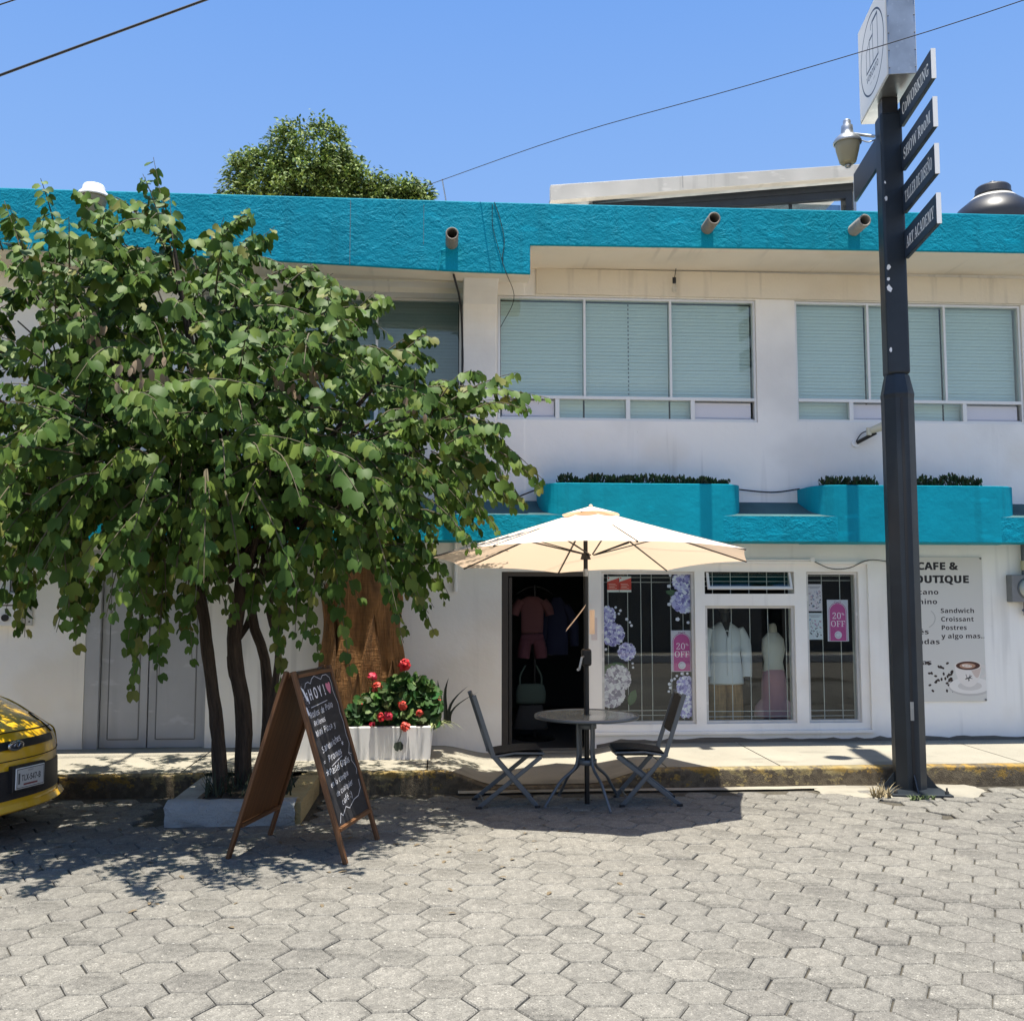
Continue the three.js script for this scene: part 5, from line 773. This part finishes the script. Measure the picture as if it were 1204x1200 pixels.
  for (const [c, r] of lobes) for (let k = 0; k < 4; k++) { const e = V(c.x + (R() - .5) * r.x * 1.3, c.y + (R() - .4) * r.y, c.z + (R() - .5) * r.z * 1.3), s = V(TX + (R() - .5) * .3, 1.75 + R() * .7, TZ + .1 + (R() - .5) * .3), m = s.clone().lerp(e, .5).add(V((R() - .5) * .2, .12, (R() - .5) * .2)); limb.push(taper([s, m, e], [.026, .016, .006], 10, 6)); }
  part('branches', G(limb), M.bark, tree).userData.kind = 'stuff';
  function spray(a, dir, len, droop, size, tone = 0) {
    const n = Math.max(6, Math.round(len / (size * .52))), d = dir.clone().normalize(), P = (t) => V(a.x + d.x * len * t, a.y + d.y * len * t - droop * len * t * t, a.z + d.z * len * t);
    twigs.push(taper([P(0), P(.35), P(.7), P(1)], [.0065, .005, .0035, .002], 7, 4));
    for (let i = 0; i < n; i++) {
      const t = .12 + .88 * (i + .5 * R()) / n, p = P(t), T = P(Math.min(1, t + .05)).sub(P(t - .05)).normalize(), side = T.clone().cross(V(0, 1, 0)).normalize().multiplyScalar(i & 1 ? 1 : -1);
      if (!isFinite(side.x) || side.lengthSq() < .1) side.set(i & 1 ? 1 : -1, 0, 0);
      const L = side.multiplyScalar(.75).addScaledVector(T, .35 + .3 * R()).add(V((R() - .5) * .5, -.65 - .6 * R(), (R() - .5) * .5)).normalize();
      const nrm = V((R() - .5) * 1.6, .45 + .4 * R(), (R() - .5) * 1.5 + .35).add(L.clone().multiplyScalar(.2));
      const s = size * (.78 + .42 * R()) * (t > .85 ? .72 : 1);
      p.addScaledVector(L, .018);
      const y = R() + tone * .3, c = y < .5 ? [.058, .115, .02] : y < .8 ? [.09, .155, .024] : y < .98 ? [.135, .195, .034] : [.17, .18, .04];
      const k = .82 + .36 * R();
      leaves.push({ m: frame(p, L, nrm, s), c: lin(c[0] * k, c[1] * k, c[2] * k), k: y < .5 ? 0 : y < .82 ? 1 : 2, p });
    }
  }
  for (const [c, r, n] of lobes) for (let i = 0; i < n * 1.3; i++) {
    const u = V(R() - .5, R() - .5, R() - .5).normalize(), q = .45 + .5 * Math.pow(R(), .7), a = V(c.x + u.x * r.x * q, c.y + u.y * r.y * q, c.z + u.z * r.z * q);
    const dir = V(u.x * .9 + (a.x - TX) * .12, u.y * .6 + .25 + (R() - .5) * 1.3, u.z * .9 + (R() - .5) * .7);
    spray(a, dir, .34 + R() * .34, .15 + R() * .6, .066 + R() * .046);
  }
  // long shoots that make the outline: start, tip, droop
  const shoots = [[-2.05, 3.95, 2.5, -2.34, 5.22, 2.4, 0], [-2.1, 4.1, 2.5, -2.22, 4.95, 2.35, 0], [-1.95, 4.05, 2.45, -1.32, 4.72, 2.4, .1], [-1.95, 4.1, 2.4, -1.75, 4.75, 2.45, .05], [-3.2, 4.1, 2.5, -3.5, 4.86, 2.4, .05], [-2.95, 3.85, 2.5, -3.06, 4.36, 2.4, .05], [-2.7, 3.8, 2.5, -2.70, 4.38, 2.4, .1], [-2.5, 3.9, 2.6, -2.48, 4.42, 2.6, .1], [-3.7, 4.0, 2.5, -4.1, 4.6, 2.4, .1],
    [-.9, 3.7, 2.5, -.5, 4.2, 2.45, .15], [-.6, 3.5, 2.5, -.1, 3.92, 2.4, .15], [-1.2, 3.8, 2.6, -1.0, 4.3, 2.5, .1],
    [-.3, 3.35, 2.45, .86, 3.30, 2.4, .18], [-.2, 3.2, 2.45, .5, 3.02, 2.45, .2], [-.3, 3.2, 2.4, .35, 3.35, 2.3, .15], [.15, 3.1, 2.4, .70, 2.66, 2.4, .35], [-.1, 2.9, 2.45, .32, 2.50, 2.5, .35], [.0, 3.05, 2.4, .55, 2.5, 2.4, .3], [-.3, 2.9, 2.6, .2, 2.35, 2.6, .3],
    [-.6, 2.7, 2.6, -.22, 1.95, 2.6, .5], [-.65, 2.5, 2.7, -.32, 1.72, 2.75, .5], [-.75, 2.6, 2.9, -.5, 1.75, 3.0, .5], [-.95, 2.6, 2.9, -.8, 1.65, 3.0, .5],
    [-2.1, 2.3, 2.8, -2.2, 1.20, 2.9, .2], [-2.05, 2.3, 2.8, -2.05, 1.30, 2.85, .2], [-1.95, 2.4, 2.7, -1.85, 1.42, 2.8, .2], [-2.3, 2.5, 2.9, -2.45, 1.75, 3.0, .3], [-1.25, 2.3, 2.6, -1.22, 1.22, 2.6, .2], [-1.2, 2.4, 2.7, -1.0, 1.5, 2.7, .3],
    [-2.6, 2.7, 3.0, -2.6, 1.92, 3.1, .4], [-2.75, 2.6, 3.0, -2.85, 1.86, 3.1, .4], [-3.0, 2.6, 3.0, -3.1, 1.9, 3.1, .4], [-1.75, 2.6, 3.3, -1.75, 2.05, 3.5, .4], [-3.0, 2.3, 2.8, -3.05, 1.62, 2.85, .3], [-2.7, 2.3, 2.8, -2.66, 1.55, 2.85, .3],
    [-2.1, 2.9, 3.9, -1.55, 2.75, 4.9, .25], [-1.9, 3.0, 3.9, -1.05, 2.9, 4.6, .25], [-2.4, 2.8, 3.9, -2.3, 2.6, 4.6, .3], [-2.8, 2.9, 3.8, -2.95, 2.8, 4.5, .25], [-1.5, 2.7, 3.8, -.75, 2.6, 4.2, .3]];
  for (const [a, b, c, d, e, f, g] of shoots) { const A = V(a, b, c), B = V(d, e, f), dir = B.clone().sub(A), len = dir.length(); dir.y += g * len; spray(A, dir, len * Math.hypot(1, g * .6), g, .1, .6); const q = dir.clone().normalize(); for (let k = 0; k < 2; k++) { const at = A.clone().lerp(B, .25 + .3 * k); spray(at, q.clone().add(V((R() - .5) * .9, (R() - .5) * .3 - .1, (R() - .5) * .9)), .3 + .12 * R(), .4, .092, .5); } }
  leaves.sort((a, b) => a.p.distanceToSquared(EYE) - b.p.distanceToSquared(EYE));
  const tones = [leafMat(.058, .115, .02), leafMat(.09, .155, .024), leafMat(.135, .195, .034)];
  for (const l of leaves.slice(0, 300)) { const m = part('leaf', bilobed, tones[l.k], tree); m.applyMatrix4(l.m); }
  instanced('crown', bilobed, white, leaves.slice(300), tree);
  part('twigs', G(twigs), M.twig, tree).userData.kind = 'stuff';
  // dry pods hanging in the crown
  const pods = []; for (const [x, y, z] of [[-2.35, 3.55, 3.6], [-1.0, 3.3, 3.4], [-2.0, 3.1, 3.9], [-1.1, 3.2, 3.3], [-2.4, 3.5, 3.5], [-.9, 3.25, 3.35], [-.2, 3.1, 2.9], [-1.9, 3.2, 3.8]]) for (let i = 0; i < 7; i++) pods.push(oval.clone().applyMatrix4(frame(V(x + (R() - .5) * .2, y + (R() - .5) * .16, z + (R() - .5) * .15), V((R() - .5) * .8, -1, (R() - .5) * .8), V(R() - .5, 0, 1), .055 + .05 * R()))); part('seed_pods', G(pods), mat([.26, .19, .12], .9, DS), tree).userData.kind = 'stuff';
  // tufts of grass round the stems and dropped leaves
  const blade = (n, cx, cz, rx, rz, y, len, seed) => { const q = rngOf(seed), gs = []; for (let i = 0; i < n; i++) { const a = q() * 2 * PI, o = V(cx + (q() - .5) * rx, y, cz + (q() - .5) * rz), L = len * (.5 + .7 * q()), out = .25 + .6 * q(); gs.push(grid(1, 5, (u, v) => V(o.x + Math.cos(a) * out * L * v - Math.sin(a) * .008 * (1 - v) * (u - .5) * 2, o.y + L * (v - .45 * v * v * out * 1.4), o.z + Math.sin(a) * out * L * v + Math.cos(a) * .008 * (1 - v) * (u - .5) * 2))); } return G(gs); };
  const tuft = single('grass_tuft', blade(110, -1.5, 2.2, .7, .4, .15, .28, 71), mat([.03, .04, .018], .8, DS), 'dark long grass growing round the stems in the tree pit', 'grass'); tuft.userData.kind = 'stuff';
  const dry = single('dry_weed', blade(60, 3.72, 1.98, .16, .1, .0, .16, 72), mat([.32, .26, .15], .9, DS), 'small dry weed at the foot of the sign post', 'weed');
  const gw = single('green_weed', blade(44, 4.02, 2.12, .2, .03, .0, .07, 73), mat([.1, .14, .05], .9, DS), 'low green weeds in the paving joint in front of the post', 'weed');
  const lit = []; for (let i = 0; i < 130; i++) { const x = lerp(-3.6, 1.2, R()), z = lerp(1.75, 5.2, Math.pow(R(), 1.6)); lit.push(oval.clone().applyMatrix4(frame(V(x, .004 + R() * .006, z), V(R() - .5, .03, R() - .5), V(0, 1, 0), .03 + R() * .03))); } const lt = single('leaf_litter', G(lit), mat([.14, .105, .06], .9, DS), 'scattered small dry leaves on the pavers under the tree', 'leaf litter'); lt.userData.kind = 'stuff';
}
// ---------------------------------------------------------------- big tree beyond the roof
{
  const R = rngOf(88), t = thing('rear_tree', 'dense rounded green tree rising behind the turquoise parapet', 'tree');
  part('trunk', taper([V(-2.4, 0, -9.6), V(-2.4, 4, -9.6), V(-2.5, 7, -9.6), V(-2.7, 9.5, -9.6)], [.3, .26, .22, .08], 14, 10), M.bark, t);
  const blobs = [[-3.0, 9.35, -9.4, 1.25, 1.15, 1.3], [-2.65, 10.45, -9.5, .9, .78, .9], [-3.65, 9.75, -9.4, .75, .75, .8], [-1.75, 9.45, -9.4, .85, .75, .9], [-.95, 9.15, -9.4, .75, .75, .8], [-.62, 9.4, -9.3, .45, .5, .5], [-1.15, 9.5, -9.4, .6, .5, .7], [-1.95, 9.75, -9.4, .55, .5, .8], [-.75, 9.6, -9.3, .4, .4, .5], [-2.0, 8.2, -9.4, 2.4, 1.0, 1.3], [-2.25, 10.15, -9.5, .45, .45, .6], [-4.0, 8.7, -9.4, .7, .7, .8], [-.7, 8.6, -9.4, .7, .6, .8]];
  const list = []; for (const [x, y, z, a, b, c] of blobs) for (let k = 0; k < 70 * a * b * 5; k++) { // leaf clumps on the shell of each blob
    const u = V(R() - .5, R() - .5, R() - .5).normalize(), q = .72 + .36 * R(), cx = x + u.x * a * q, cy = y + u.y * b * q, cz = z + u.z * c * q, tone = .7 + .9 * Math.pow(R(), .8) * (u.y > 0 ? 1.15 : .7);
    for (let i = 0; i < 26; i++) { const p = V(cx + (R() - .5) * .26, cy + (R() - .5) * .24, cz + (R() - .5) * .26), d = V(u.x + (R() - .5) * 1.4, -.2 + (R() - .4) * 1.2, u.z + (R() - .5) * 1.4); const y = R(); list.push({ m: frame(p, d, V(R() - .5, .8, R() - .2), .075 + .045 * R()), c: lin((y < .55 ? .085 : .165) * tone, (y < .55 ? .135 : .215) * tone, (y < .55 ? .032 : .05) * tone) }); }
  }
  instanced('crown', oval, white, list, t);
  const lim = blobs.map(([x, y, z]) => taper([V(-2.5, 7, -9.6), V((x - 2.5) / 2, 8.0, z), V(x, y, z)], [.12, .07, .02], 8, 6)); part('branches', G(lim), M.bark, t).userData.kind = 'stuff';
}

renderer.render(scene, camera);
